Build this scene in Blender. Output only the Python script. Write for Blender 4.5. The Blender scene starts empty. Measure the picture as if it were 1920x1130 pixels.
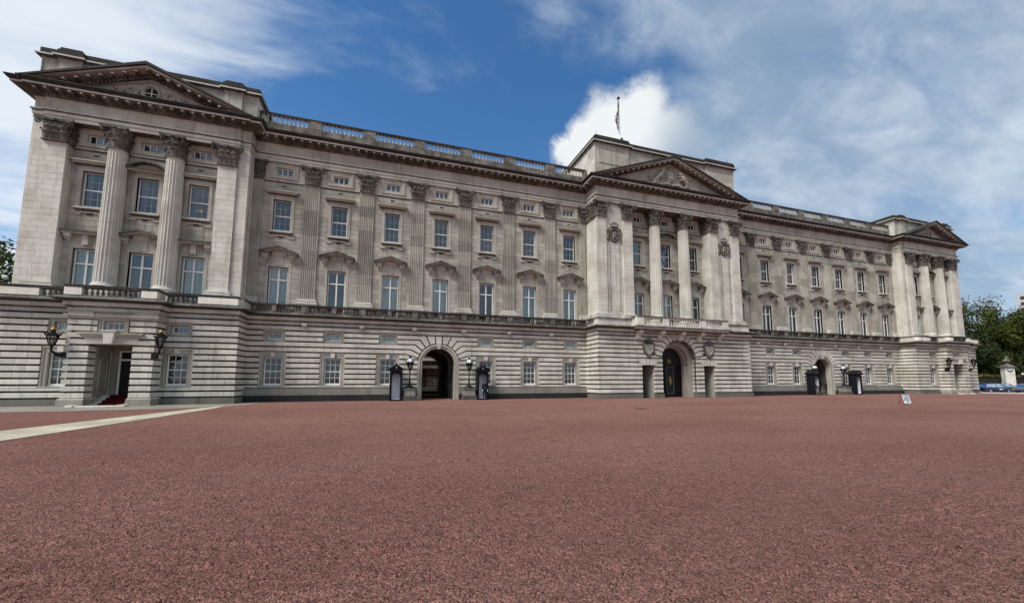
import bpy, bmesh, math, random
from mathutils import Vector, Matrix, noise as mnoise
random.seed(7)
SC = bpy.context.scene
COL = SC.collection
K = 1.11                      # design metres -> real metres (palace front is 108 m long)
R_ = math.radians

# ------------------------------------------------------------------ camera
cam_d = bpy.data.cameras.new('camera'); cam = bpy.data.objects.new('camera', cam_d); COL.objects.link(cam)
YAW, PIT, ROL = 0.30835, 0.09911, 0.00217
fw = Vector((math.sin(YAW)*math.cos(PIT), math.cos(YAW)*math.cos(PIT), math.sin(PIT)))
rt = Vector((math.cos(YAW), -math.sin(YAW), 0)); up = rt.cross(fw)
rt2 = rt*math.cos(ROL)+up*math.sin(ROL); up2 = -rt*math.sin(ROL)+up*math.cos(ROL)
cam.matrix_world = Matrix(((rt2.x, up2.x, -fw.x, 8.0138*K), (rt2.y, up2.y, -fw.y, -32.6946*K), (rt2.z, up2.z, -fw.z, 1.602*K), (0, 0, 0, 1)))
cam_d.sensor_width = 36; cam_d.lens = 13.6944; cam_d.shift_y = 0.0388; cam_d.clip_end = 3000; cam_d.clip_start = 0.1
SC.camera = cam

# ------------------------------------------------------------------ light
SUN_AZ, SUN_EL = R_(243), R_(50)
sd = bpy.data.lights.new('sun', 'SUN'); sd.energy = 3.0; sd.angle = R_(26); sd.color = (1, 0.965, 0.92)
sun = bpy.data.objects.new('sun', sd); COL.objects.link(sun)
sdir = Vector((math.sin(SUN_AZ)*math.cos(SUN_EL), math.cos(SUN_AZ)*math.cos(SUN_EL), math.sin(SUN_EL)))
sun.rotation_euler = (-sdir).to_track_quat('-Z', 'Y').to_euler()
SC.view_settings.view_transform = 'Standard'; SC.view_settings.look = 'None'
SC.view_settings.exposure = 0.6; SC.view_settings.gamma = 1.0; SC.view_settings.use_curve_mapping = False

W = bpy.data.worlds.new('World'); SC.world = W; W.use_nodes = True
nt = W.node_tree; nt.nodes.clear()
class NT:
    def __init__(s, tree): s.t = tree
    def n(s, typ, **kw):
        nd = s.t.nodes.new(typ)
        for k, v in kw.items():
            if k == 'ins':
                for kk, vv in v.items(): s.put(nd.inputs[kk], vv)
            else: setattr(nd, k, v)
        return nd
    def put(s, sock, v):
        if isinstance(v, bpy.types.NodeSocket): s.t.links.new(v, sock)
        else: sock.default_value = v
    def math(s, op, a, b=0.0, c=0.0, clamp=False):
        nd = s.t.nodes.new('ShaderNodeMath'); nd.operation = op; nd.use_clamp = clamp
        s.put(nd.inputs[0], a); s.put(nd.inputs[1], b); s.put(nd.inputs[2], c); return nd.outputs[0]
    def vm(s, op, a, b=(0, 0, 0), scale=1.0):
        nd = s.t.nodes.new('ShaderNodeVectorMath'); nd.operation = op
        s.put(nd.inputs[0], a); s.put(nd.inputs[1], b); nd.inputs[3].default_value = scale
        return nd.outputs['Value'] if op in ('DOT_PRODUCT', 'LENGTH', 'DISTANCE') else nd.outputs[0]
    def noise(s, vec, scale, detail=4, rough=0.55, dist=0.0, out=0):
        nd = s.n('ShaderNodeTexNoise', ins={'Scale': scale, 'Detail': detail, 'Roughness': rough, 'Distortion': dist})
        if vec is not None: s.put(nd.inputs['Vector'], vec)
        return nd.outputs[out]
    def ss(s, v, a, b, lo=0.0, hi=1.0, typ='SMOOTHSTEP'):
        nd = s.n('ShaderNodeMapRange', interpolation_type=typ)
        s.put(nd.inputs[0], v); nd.inputs[1].default_value = a; nd.inputs[2].default_value = b
        nd.inputs[3].default_value = lo; nd.inputs[4].default_value = hi; return nd.outputs[0]
    def mix(s, f, a, b, blend='MIX'):
        nd = s.n('ShaderNodeMix', data_type='RGBA', blend_type=blend)
        s.put(nd.inputs[0], f); s.put(nd.inputs[6], a); s.put(nd.inputs[7], b); return nd.outputs[2]
w = NT(nt)
sky = w.n('ShaderNodeTexSky', sky_type='NISHITA', sun_disc=False, sun_elevation=SUN_EL, sun_rotation=SUN_AZ, air_density=1.0, dust_density=0.4, ozone_density=2.5)
tc = w.n('ShaderNodeTexCoord'); D = w.vm('NORMALIZE', tc.outputs['Generated'])
sep = w.n('ShaderNodeSeparateXYZ', ins={0: D})
dz = w.math('ADD', w.math('MAXIMUM', sep.outputs[2], 0.0), 0.22)
pl = w.n('ShaderNodeCombineXYZ', ins={0: w.math('DIVIDE', sep.outputs[0], dz), 1: w.math('DIVIDE', sep.outputs[1], dz), 2: 0.0}).outputs[0]
mp = w.n('ShaderNodeMapping', ins={'Vector': pl, 'Rotation': (0, 0, R_(-52)), 'Scale': (0.75, 1.7, 1), 'Location': (1.3, 0.4, 0)}).outputs[0]
streak = w.noise(mp, 1.5, 9, 0.6, 0.5)
soft = w.noise(pl, 0.9, 7, 0.58, 0.2)
# broad layout of the cloud deck: thick to the left and right of a blue gap over the middle of the palace
def dirpx(x, y):
    a, b = (x-960)/730.37, (639.5-y)/730.37
    v = rt2*a+up2*b+fw; v.normalize(); return tuple(v)
gd = w.vm('DISTANCE', D, dirpx(800, 120))
gd2 = w.vm('DISTANCE', D, dirpx(1020, 240))
gap = w.math('MINIMUM', w.ss(gd, 0.10, 0.55), w.ss(gd2, 0.08, 0.42))
fine = w.noise(mp, 4.6, 8, 0.62, 0.8)
den = w.math('ADD', w.math('MULTIPLY', streak, 0.50), w.math('MULTIPLY_ADD', soft, 0.36, w.math('MULTIPLY', fine, 0.14)))
den = w.math('ADD', den, w.math('MULTIPLY_ADD', gap, 0.22, -0.10))
veil = w.ss(den, 0.42, 0.64)
# cumulus puffs
warp = w.vm('SCALE', w.vm('SUBTRACT', w.noise(D, 11.0, 10, 0.66, 0.2, 1), (0.5, 0.5, 0.5)), (0, 0, 0), 0.095)
Dw = w.vm('ADD', D, warp)
puffs = [((1150, 232), 0.072), ((1200, 212), 0.066), ((1100, 268), 0.058), ((1245, 255), 0.075), ((1190, 290), 0.10), ((1060, 290), 0.040), ((1280, 290), 0.06)]
pm = None
for (px, py), rr in puffs:
    e = w.math('DIVIDE', w.vm('DISTANCE', Dw, dirpx(px, py)), rr)
    pm = e if pm is None else w.math('MINIMUM', pm, e)
cum = w.math('MULTIPLY', w.ss(pm, 1.22, 0.52), w.ss(w.vm('DISTANCE', D, dirpx(1105, 245)), 0.32, 0.14, 0.30, 1.0))
bright = w.noise(D, 3.2, 6, 0.6, 0.3)
vcol = w.mix(w.ss(w.math('MULTIPLY_ADD', fine, 0.28, w.math('MULTIPLY', bright, 0.72)), 0.36, 0.66), (0.30, 0.41, 0.55, 1), (0.74, 0.82, 0.90, 1))
vcol = w.mix(w.ss(w.vm('DISTANCE', D, dirpx(30, 190)), 0.62, 0.12), vcol, (0.88, 0.94, 0.99, 1))
cshade = w.math('ADD', w.ss(w.vm('DISTANCE', D, dirpx(1120, 210)), 0.05, 0.26), w.math('MULTIPLY_ADD', bright, 0.8, -0.4))
ccol = w.mix(w.ss(cshade, 0.0, 1.0), (1.04, 1.08, 1.10, 1), (0.42, 0.54, 0.67, 1))
hs = w.n('ShaderNodeHueSaturation', ins={'Saturation': 1.25, 'Value': 1.0, 'Color': sky.outputs[0]})
bg_sky = w.n('ShaderNodeBackground', ins={'Color': hs.outputs[0], 'Strength': 0.102})
bg_v = w.n('ShaderNodeBackground', ins={'Color': vcol, 'Strength': 0.66})
bg_c = w.n('ShaderNodeBackground', ins={'Color': ccol, 'Strength': 0.56})
m1 = w.n('ShaderNodeMixShader', ins={0: w.math('MULTIPLY', veil, 0.88), 1: bg_sky.outputs[0], 2: bg_v.outputs[0]})
m2 = w.n('ShaderNodeMixShader', ins={0: cum, 1: m1.outputs[0], 2: bg_c.outputs[0]})
wo = w.n('ShaderNodeOutputWorld'); nt.links.new(m2.outputs[0], wo.inputs[0])

# ------------------------------------------------------------------ materials
def newmat(name):
    m = bpy.data.materials.new(name); m.use_nodes = True; m.node_tree.nodes.clear()
    t = NT(m.node_tree); o = t.n('ShaderNodeOutputMaterial'); b = t.n('ShaderNodeBsdfPrincipled')
    m.node_tree.links.new(b.outputs[0], o.inputs[0]); return m, t, b, o
def stone_mat(name, c1, c2, c3, streaks=0.5, soot=0.0, bump=0.25, rough=0.88):
    m, t, b, o = newmat(name)
    g = t.n('ShaderNodeNewGeometry'); P = g.outputs['Position']
    at = t.n('ShaderNodeAttribute', attribute_name='tone')
    n1 = t.noise(P, 0.55, 6, 0.62)
    st = t.n('ShaderNodeMapping', ins={'Vector': P, 'Scale': (2.6, 2.6, 0.22)}).outputs[0]
    n2 = t.noise(st, 1.0, 6, 0.6, 0.4)
    n3 = t.noise(P, 16.0, 5, 0.7)
    col = t.mix(t.ss(n1, 0.38, 0.66), c1, c2)
    col = t.mix(t.math('MULTIPLY', t.ss(n2, 0.50, 0.72), streaks), col, c3)
    if soot: col = t.mix(t.math('MULTIPLY', t.ss(t.noise(P, 1.6, 7, 0.7, 0.6), 0.42, 0.60), soot), col, (0.035, 0.032, 0.028, 1))
    col = t.mix(1.0, col, t.n('ShaderNodeCombineColor', ins={0: t.ss(n3, 0.25, 0.75, 0.80, 1.14, 'LINEAR'), 1: t.ss(n3, 0.25, 0.75, 0.80, 1.13, 'LINEAR'), 2: t.ss(n3, 0.25, 0.75, 0.80, 1.12, 'LINEAR')}).outputs[0], 'MULTIPLY')
    sc = t.vm('SCALE', col); t.put(sc.node.inputs[3], at.outputs['Fac'])
    t.put(b.inputs['Base Color'], sc); b.inputs['Roughness'].default_value = rough
    b.inputs['Specular IOR Level'].default_value = 0.25
    bp = t.n('ShaderNodeBump', ins={'Strength': bump, 'Distance': 0.02, 'Height': t.noise(P, 22.0, 5, 0.7)})
    t.put(b.inputs['Normal'], bp.outputs[0]); return m
def flat_mat(name, c, rough=0.6, metal=0.0, var=0.12, spec=0.4, coat=0.0, scale=9.0):
    m, t, b, o = newmat(name)
    g = t.n('ShaderNodeNewGeometry')
    n = t.noise(g.outputs['Position'], scale, 5, 0.6)
    col = t.mix(n, tuple(x*(1-var) for x in c[:3])+(1,), tuple(min(1, x*(1+var)) for x in c[:3])+(1,))
    t.put(b.inputs['Base Color'], col); b.inputs['Roughness'].default_value = rough; b.inputs['Metallic'].default_value = metal
    b.inputs['Specular IOR Level'].default_value = spec; b.inputs['Coat Weight'].default_value = coat
    return m
M = {}
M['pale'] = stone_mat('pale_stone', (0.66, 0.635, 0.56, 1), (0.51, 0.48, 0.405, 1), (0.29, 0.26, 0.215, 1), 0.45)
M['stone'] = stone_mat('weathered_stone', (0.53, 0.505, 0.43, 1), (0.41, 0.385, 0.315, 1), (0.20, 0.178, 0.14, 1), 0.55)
M['grime_shade'] = stone_mat('grimy_shaded_stone', (0.19, 0.175, 0.15, 1), (0.11, 0.10, 0.083, 1), (0.038, 0.034, 0.029, 1), 0.85, 0.6)  # real grime on mouldings; painted shade in groove backings and soffits
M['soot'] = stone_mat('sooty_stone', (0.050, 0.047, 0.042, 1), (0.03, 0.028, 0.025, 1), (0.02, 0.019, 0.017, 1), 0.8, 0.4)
M['plinth'] = stone_mat('dark_granite', (0.032, 0.031, 0.030, 1), (0.02, 0.02, 0.02, 1), (0.02, 0.02, 0.02, 1), 0.5)
M['white'] = flat_mat('white_paint', (0.74, 0.74, 0.70), 0.45, var=0.06)
M['grey'] = flat_mat('bar_grey', (0.42, 0.43, 0.43), 0.5, var=0.08)  # flat mid grey for the upper glazing bars
M['black'] = flat_mat('black_paint', (0.008, 0.008, 0.009), 0.5, var=0.3, spec=0.25)
M['box'] = flat_mat('box_black_paint', (0.008, 0.008, 0.010), 0.55, var=0.3, spec=0.2)
M['greyin'] = flat_mat('pale_grey_paint', (0.64, 0.66, 0.70), 0.6, var=0.06)
M['gold'] = flat_mat('gilding', (0.42, 0.25, 0.06), 0.5, 0.6, 0.3)
M['dark'] = flat_mat('dark_interior', (0.012, 0.011, 0.010), 0.9, var=0.3)
M['lead'] = flat_mat('lead_roof', (0.13, 0.13, 0.135), 0.7, var=0.2)
M['carpet'] = flat_mat('red_carpet', (0.045, 0.004, 0.006), 0.95, var=0.25, spec=0.05, scale=60)
M['bark'] = flat_mat('bark', (0.07, 0.055, 0.04), 0.9, var=0.4, scale=14)
M['tyre'] = flat_mat('tyre_rubber', (0.015, 0.015, 0.015), 0.85)
M['chrome'] = flat_mat('alloy', (0.55, 0.56, 0.58), 0.3, 0.9)
M['blue'] = flat_mat('blue_car_paint', (0.006, 0.014, 0.050), 0.30, 0.3, 0.08, 0.5, 0.8)
M['silver'] = flat_mat('silver_car_paint', (0.28, 0.31, 0.34), 0.28, 0.5, 0.06, 0.5, 0.8)
M['carblack'] = flat_mat('black_car_paint', (0.012, 0.013, 0.015), 0.2, 0.2, 0.1, 0.5, 0.8)
M['uniform'] = flat_mat('black_serge', (0.007, 0.007, 0.010), 0.9, var=0.3, scale=40)
M['skin'] = flat_mat('skin', (0.20, 0.12, 0.09), 0.55, var=0.1)
M['glove'] = flat_mat('white_cotton', (0.75, 0.74, 0.72), 0.85, var=0.05)
M['belt'] = flat_mat('black_leather', (0.02, 0.02, 0.022), 0.5, var=0.06)
M['brown'] = flat_mat('stained_timber', (0.20, 0.075, 0.055), 0.6, var=0.2)
M['ink'] = flat_mat('dark_lettering', (0.02, 0.022, 0.035), 0.7)
M['board'] = flat_mat('white_board', (0.72, 0.74, 0.76), 0.4, var=0.03)
M['tower'] = flat_mat('pale_concrete', (0.40, 0.40, 0.41), 0.8, var=0.12, scale=1.5)
M['brass'] = flat_mat('old_brass', (0.85, 0.66, 0.40), 0.35, 0.2, 0.1)
def leaf_mat(name, c1, c2):
    m, t, b, o = newmat(name)
    at = t.n('ShaderNodeAttribute', attribute_name='tone')
    col = t.mix(at.outputs['Fac'], c1, c2)
    t.put(b.inputs['Base Color'], col); b.inputs['Roughness'].default_value = 0.6; b.inputs['Specular IOR Level'].default_value = 0.25
    b.inputs['Subsurface Weight'].default_value = 0.0
    tr = t.n('ShaderNodeBsdfTranslucent'); t.put(tr.inputs[0], col)
    mx = t.n('ShaderNodeMixShader', ins={0: 0.22, 1: b.outputs[0], 2: tr.outputs[0]})
    m.node_tree.links.new(mx.outputs[0], o.inputs[0]); return m
M['leaf'] = leaf_mat('plane_leaves', (0.018, 0.028, 0.005, 1), (0.105, 0.122, 0.016, 1))
M['leaf2'] = leaf_mat('dark_leaves', (0.010, 0.018, 0.004, 1), (0.050, 0.068, 0.010, 1))
M['hedge'] = leaf_mat('yellowing_ivy', (0.06, 0.055, 0.015, 1), (0.20, 0.16, 0.035, 1))
def glass_mat(name, tint, gl=0.02):
    m, t, b, o = newmat(name); m.node_tree.nodes.remove(b)
    fr = t.n('ShaderNodeFresnel', ins={'IOR': 1.5}); f = t.math('ADD', fr.outputs[0], gl, 0, True)
    a = t.n('ShaderNodeBsdfTransparent', ins={0: tint}); g = t.n('ShaderNodeBsdfGlossy', ins={0: (0.9, 0.93, 0.95, 1), 'Roughness': 0.03})
    gm = t.n('ShaderNodeNewGeometry')
    bp = t.n('ShaderNodeBump', ins={'Strength': 0.06, 'Distance': 0.05, 'Height': t.noise(gm.outputs['Position'], 1.4, 2, 0.5)}); t.put(g.inputs['Normal'], bp.outputs[0])
    mx = t.n('ShaderNodeMixShader', ins={0: f, 1: a.outputs[0], 2: g.outputs[0]})
    m.node_tree.links.new(mx.outputs[0], o.inputs[0]); return m
M['glass'] = glass_mat('window_glass', (0.88, 0.92, 0.91, 1))
M['lampglass'] = glass_mat('lamp_glass', (0.62, 0.66, 0.68, 1), 0.03)
M['carglass'] = glass_mat('car_glass', (0.03, 0.035, 0.04, 1), 0.0)
def curtain_mat(name, c):
    m, t, b, o = newmat(name)
    g = t.n('ShaderNodeNewGeometry')
    mp_ = t.n('ShaderNodeMapping', ins={'Vector': g.outputs['Position'], 'Scale': (7, 7, 0.25)}).outputs[0]
    n = t.noise(mp_, 1.6, 4, 0.6)
    col = t.mix(t.ss(n, 0.3, 0.7), tuple(x*0.62 for x in c)+(1,), c+(1,))
    t.put(b.inputs['Base Color'], col); b.inputs['Roughness'].default_value = 0.95; b.inputs['Specular IOR Level'].default_value = 0.1; return m
M['net'] = curtain_mat('net_curtain', (0.82, 0.88, 0.86))
M['teal'] = curtain_mat('dim_teal_curtain', (0.22, 0.29, 0.29))
M['net2'] = curtain_mat('grey_net_curtain', (0.29, 0.31, 0.34))
M['net3'] = curtain_mat('dim_net_curtain', (0.035, 0.04, 0.042))
def gravel_mat(name):
    m, t, b, o = newmat(name)
    g = t.n('ShaderNodeNewGeometry'); P = g.outputs['Position']
    v1 = t.n('ShaderNodeTexVoronoi', ins={'Vector': P, 'Scale': 88.0, 'Randomness': 1.0})
    v2 = t.n('ShaderNodeTexVoronoi', ins={'Vector': P, 'Scale': 34.0, 'Randomness': 1.0})
    st = t.n('ShaderNodeMapping', ins={'Vector': P, 'Scale': (0.75, 1.35, 1), 'Rotation': (0, 0, R_(14))}).outputs[0]
    drift = t.noise(st, 4.6, 8, 0.70, 0.9)
    clump = t.noise(P, 19.0, 4, 0.65, 0.5)
    broad = t.noise(st, 0.12, 5, 0.6)
    # faint sweeping wheel tracks
    tp = t.vm('ADD', P, t.vm('SCALE', t.noise(P, 0.05, 3, 0.5, 0.0, 1), (0, 0, 0), 9.0))
    tr = t.math('SINE', t.math('MULTIPLY', t.vm('DISTANCE', tp, (22, -78, 0)), 1.15))
    trk = t.math('MULTIPLY', t.ss(tr, 0.55, 1.0), t.ss(t.noise(P, 0.09, 3, 0.5), 0.42, 0.62))
    base = t.mix(t.ss(broad, 0.3, 0.7), (0.265, 0.124, 0.098, 1), (0.335, 0.170, 0.136, 1))
    grain = t.n('ShaderNodeSeparateColor', ins={0: v1.outputs['Color']}); g2 = t.n('ShaderNodeSeparateColor', ins={0: v2.outputs['Color']})
    gmul = t.math('MULTIPLY', t.ss(grain.outputs[0], 0.0, 1.0, 0.25, 1.85, 'LINEAR'), t.ss(g2.outputs[0], 0.0, 1.0, 0.78, 1.22, 'LINEAR'))
    sc = t.vm('SCALE', base); t.put(sc.node.inputs[3], gmul)
    col = t.mix(t.ss(grain.outputs[1], 0.93, 0.97, 0, 0.35), sc, (0.50, 0.37, 0.31, 1))
    col = t.mix(t.math('MULTIPLY', t.ss(drift, 0.53, 0.68), 0.38), col, (0.075, 0.040, 0.038, 1))  # darkens the hollows by colour, standing in for their shade
    col = t.mix(t.math('MULTIPLY', t.ss(clump, 0.55, 0.75), 0.22), col, (0.085, 0.045, 0.040, 1))  # finer hollows get the same painted shade
    col = t.mix(t.math('MULTIPLY', trk, 0.16), col, (0.33, 0.20, 0.17, 1))
    t.put(b.inputs['Base Color'], col); b.inputs['Roughness'].default_value = 0.95; b.inputs['Specular IOR Level'].default_value = 0.15
    h = t.math('ADD', t.math('MULTIPLY', v1.outputs['Distance'], -0.55), t.math('MULTIPLY', v2.outputs['Distance'], -0.7))
    h = t.math('ADD', h, t.math('MULTIPLY_ADD', drift, -4.5, t.math('MULTIPLY', clump, -1.6)))
    bp = t.n('ShaderNodeBump', ins={'Strength': 1.0, 'Distance': 0.05, 'Height': h}); t.put(b.inputs['Normal'], bp.outputs[0])
    return m
M['gravel'] = gravel_mat('red_gravel')
def pebble_mat(name):
    m, t, b, o = newmat(name); at = t.n('ShaderNodeAttribute', attribute_name='tone')
    col = t.mix(at.outputs['Fac'], (0.09, 0.042, 0.036, 1), (0.40, 0.22, 0.18, 1)); t.put(b.inputs['Base Color'], col); b.inputs['Roughness'].default_value = 0.9; return m
M['pebble'] = pebble_mat('red_pebbles')
M['path'] = stone_mat('sandstone_paving', (0.50, 0.46, 0.36, 1), (0.40, 0.36, 0.27, 1), (0.30, 0.26, 0.19, 1), 0.3)
M['paving'] = stone_mat('worn_paving', (0.26, 0.24, 0.20, 1), (0.19, 0.175, 0.15, 1), (0.13, 0.12, 0.10, 1), 0.4)
M['road'] = flat_mat('asphalt', (0.10, 0.075, 0.07), 0.9, var=0.2)
M['kerb'] = flat_mat('kerb_stone', (0.42, 0.40, 0.37), 0.85, var=0.15)
M['flagblue'] = flat_mat('flag_navy', (0.02, 0.025, 0.07), 0.8)
M['flagred'] = flat_mat('flag_red', (0.16, 0.02, 0.03), 0.8)
M['flagwhite'] = flat_mat('flag_white', (0.45, 0.42, 0.42), 0.8)

# ------------------------------------------------------------------ mesh helpers
class MB:
    def __init__(s, mat='stone'): s.v = []; s.f = []; s.m = []; s.t = []; s.mat = mat; s.tone = 1.0
    def face(s, idx, mat=None, tone=None):
        s.f.append(tuple(idx)); s.m.append(mat or s.mat); s.t.append(s.tone if tone is None else tone)
    def add(s, vs):
        n = len(s.v); s.v.extend([tuple(p) for p in vs]); return n
    def box(s, x0, x1, y0, y1, z0, z1, mat=None, tone=None, F=None):
        p = [(x0, y0, z0), (x1, y0, z0), (x1, y1, z0), (x0, y1, z0), (x0, y0, z1), (x1, y0, z1), (x1, y1, z1), (x0, y1, z1)]
        if F: p = [F(*q) for q in p]
        n = s.add(p)
        for q in ((0, 3, 2, 1), (4, 5, 6, 7), (0, 1, 5, 4), (1, 2, 6, 5), (2, 3, 7, 6), (3, 0, 4, 7)): s.face([n+i for i in q], mat, tone)
    def quad(s, a, b, c, d, mat=None, tone=None):
        n = s.add((a, b, c, d)); s.face((n, n+1, n+2, n+3), mat, tone)
    def prism(s, poly, y0, y1, mat=None, tone=None, F=None, ch=0.0, cap0=False):
        # polygon in (x,z) extruded from y1 (back) to y0 (front); ch chamfers the front edge
        P3 = lambda q, y: F(q[0], y, q[1]) if F else (q[0], y, q[1])
        k = len(poly); a = s.add([P3(q, y1) for q in poly])
        if ch:
            ins = inset(poly, ch); b = s.add([P3(q, y0+ch) for q in poly]); c = s.add([P3(q, y0) for q in ins])
            for i in range(k):
                j = (i+1) % k; s.face((a+i, a+j, b+j, b+i), mat, tone); s.face((b+i, b+j, c+j, c+i), mat, tone)
            s.face([c+i for i in range(k)], mat, tone)
        else:
            b = s.add([P3(q, y0) for q in poly])
            for i in range(k):
                j = (i+1) % k; s.face((a+i, a+j, b+j, b+i), mat, tone)
            s.face([b+i for i in range(k)], mat, tone)
        if cap0: s.face([a+i for i in range(k)][::-1], mat, tone)
    def lathe(s, prof, seg=16, c=(0, 0, 0), mat=None, a0=0.0, a1=2*math.pi, tone=None, sx=1.0, sy=1.0):
        full = abs(a1-a0-2*math.pi) < 1e-6; n = seg if full else seg+1; rows = []
        for r, z in prof:
            rows.append(s.add([(c[0]+sx*r*math.cos(a0+(a1-a0)*i/seg), c[1]+sy*r*math.sin(a0+(a1-a0)*i/seg), c[2]+z) for i in range(n)]))
        for j in range(len(rows)-1):
            for i in range(seg):
                k = (i+1) % n; s.face((rows[j]+i, rows[j]+k, rows[j+1]+k, rows[j+1]+i), mat, tone)
    def tube(s, pts, rad, seg=6, mat=None, tone=None):
        pts = [Vector(p) for p in pts]; rows = []
        rads = rad if isinstance(rad, (list, tuple)) else [rad]*len(pts)
        ref = Vector((0.31, 0.77, 0.55))
        for i, p in enumerate(pts):
            d = (pts[min(i+1, len(pts)-1)]-pts[max(i-1, 0)]).normalized()
            u = d.cross(ref)
            if u.length < 0.05: u = d.cross(Vector((1, 0, 0)))
            u.normalize(); w_ = d.cross(u)
            rows.append(s.add([p+(u*math.cos(6.28319*k/seg)+w_*math.sin(6.28319*k/seg))*rads[i] for k in range(seg)]))
        for j in range(len(rows)-1):
            for k in range(seg):
                l = (k+1) % seg; s.face((rows[j]+k, rows[j]+l, rows[j+1]+l, rows[j+1]+k), mat, tone)
        s.face([rows[0]+k for k in range(seg)][::-1], mat, tone); s.face([rows[-1]+k for k in range(seg)], mat, tone)
    def sweep(s, path, prof, mats=None, closed=False):
        # prof: (outward, z) pairs; outward is to the right of the path direction in plan
        n = len(path); rows = []
        for i, p in enumerate(path):
            def nrm(a, b):
                dx, dy = b[0]-a[0], b[1]-a[1]; l = math.hypot(dx, dy) or 1; return (dy/l, -dx/l)
            if i == 0: m = nrm(p, path[1])
            elif i == n-1: m = nrm(path[-2], p)
            else:
                a, b = nrm(path[i-1], p), nrm(p, path[i+1]); dt = 1+a[0]*b[0]+a[1]*b[1]; m = ((a[0]+b[0])/dt, (a[1]+b[1])/dt)
            rows.append(s.add([(p[0]+m[0]*d, p[1]+m[1]*d, z) for d, z in prof]))
        k = len(prof)
        for j in range(n-1):
            for i in range(k-1):
                s.face((rows[j]+i, rows[j+1]+i, rows[j+1]+i+1, rows[j]+i+1), mats[i] if mats else None)
    def join(s, o, F=None):
        n = len(s.v); s.v.extend([F(*p) for p in o.v] if F else o.v)
        s.f.extend([tuple(i+n for i in f) for f in o.f]); s.m.extend(o.m); s.t.extend(o.t)
    def build(s, name, parent=None, off=(0, 0, 0), smooth=False, kind=None, loc=None):
        me = bpy.data.meshes.new(name)
        me.from_pydata([((x-off[0])*K, (y-off[1])*K, (z-off[2])*K) for x, y, z in s.v], [], s.f)
        names = []
        for q in s.m:
            if q not in names: names.append(q)
        for q in names: me.materials.append(M[q])
        ix = {q: i for i, q in enumerate(names)}
        me.polygons.foreach_set('material_index', [ix[q] for q in s.m])
        if smooth: me.polygons.foreach_set('use_smooth', [True]*len(s.f))
        a = me.attributes.new('tone', 'FLOAT', 'FACE'); a.data.foreach_set('value', s.t)
        me.update()
        o = bpy.data.objects.new(name, me); COL.objects.link(o)
        if parent: o.parent = parent
        if loc: o.location = Vector(loc)*K
        if kind: o['kind'] = kind
        return o
def inset(poly, d):
    n = len(poly); out = []
    ar = sum(poly[i][0]*poly[(i+1) % n][1]-poly[(i+1) % n][0]*poly[i][1] for i in range(n)); sg = 1 if ar > 0 else -1
    for i in range(n):
        a, b, c = poly[i-1], poly[i], poly[(i+1) % n]
        def nr(p, q):
            dx, dy = q[0]-p[0], q[1]-p[1]; l = math.hypot(dx, dy) or 1e-9; return (-dy/l*sg, dx/l*sg)
        n1, n2 = nr(a, b), nr(b, c); dt = max(0.25, 1+n1[0]*n2[0]+n1[1]*n2[1])
        out.append((b[0]+(n1[0]+n2[0])/dt*d, b[1]+(n1[1]+n2[1])/dt*d))
    return out
def thing(name, label, cat, loc=(0, 0, 0), rz=0.0, group=None):
    o = bpy.data.objects.new(name, None); COL.objects.link(o); o.location = Vector(loc)*K; o.rotation_euler = (0, 0, rz)
    o.empty_display_size = 0.5
    o['label'] = label; o['category'] = cat
    if group: o['group'] = group
    return o
def tag(o, label, cat, group=None):
    o['label'] = label; o['category'] = cat
    if group: o['group'] = group
    return o
def copy_tree(o, parent=None):
    c = o.copy(); COL.objects.link(c)
    if parent is not None: c.parent = parent
    for ch in list(o.children): copy_tree(ch, c)
    return c
def clone(o, loc, rz=0.0, label=None, parent=None, scale=None):
    c = copy_tree(o, parent if parent else o.parent); c.location = Vector(loc)*K; c.rotation_euler = (0, 0, rz)
    if scale: c.scale = scale
    if label: c['label'] = label
    return c

# ------------------------------------------------------------------ ground
def struct(o): o['kind'] = 'structure'; return o
g = MB('gravel'); g.quad((-900, -900, 0), (900, -900, 0), (900, 900, 0), (-900, 900, 0)); struct(g.build('forecourt'))
g = MB('paving'); n_ = g.add([(x, y, 0.006) for x, y in ((-60, -7.2), (-7.5, -7.1), (-3.4, -6.5), (-1.3, -5.4), (-0.4, -3.0), (-0.2, -1.0), (-60, -1.0))]); g.face(range(n_, n_+7)); struct(g.build('pavement'))
L_ = [(-4.6, -26), (-3.9, -20.5), (-3.22, -16.38), (-2.69, -12.59), (-2.15, -9.2), (-1.75, -6.5), (-1.5, -4.9)]
R2_ = [(-1.6, -26), (-1.45, -20.5), (-1.36, -18), (-1.26, -15.24), (-1.10, -11), (-1.0, -8.2), (-1.05, -6.2), (-1.2, -4.9)]
def lerp_at(L, y):
    for (x0, y0), (x1, y1) in zip(L[:-1], L[1:]):
        if y0 <= y <= y1: return x0+(x1-x0)*(y-y0)/(y1-y0)
    return L[-1][0]
g = MB('paving'); a_ = []
ys = [-26+0.62*i for i in range(35)]; ys = [y for y in ys if y < -4.9]
va = g.add([(lerp_at(L_, y), y, 0.006) for y in ys]); vb = g.add([(lerp_at(R2_, y), y, 0.006) for y in ys])
for i in range(len(ys)-1): g.face((va+i, vb+i, vb+i+1, va+i+1))
PTH = struct(g.build('path'))
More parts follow.
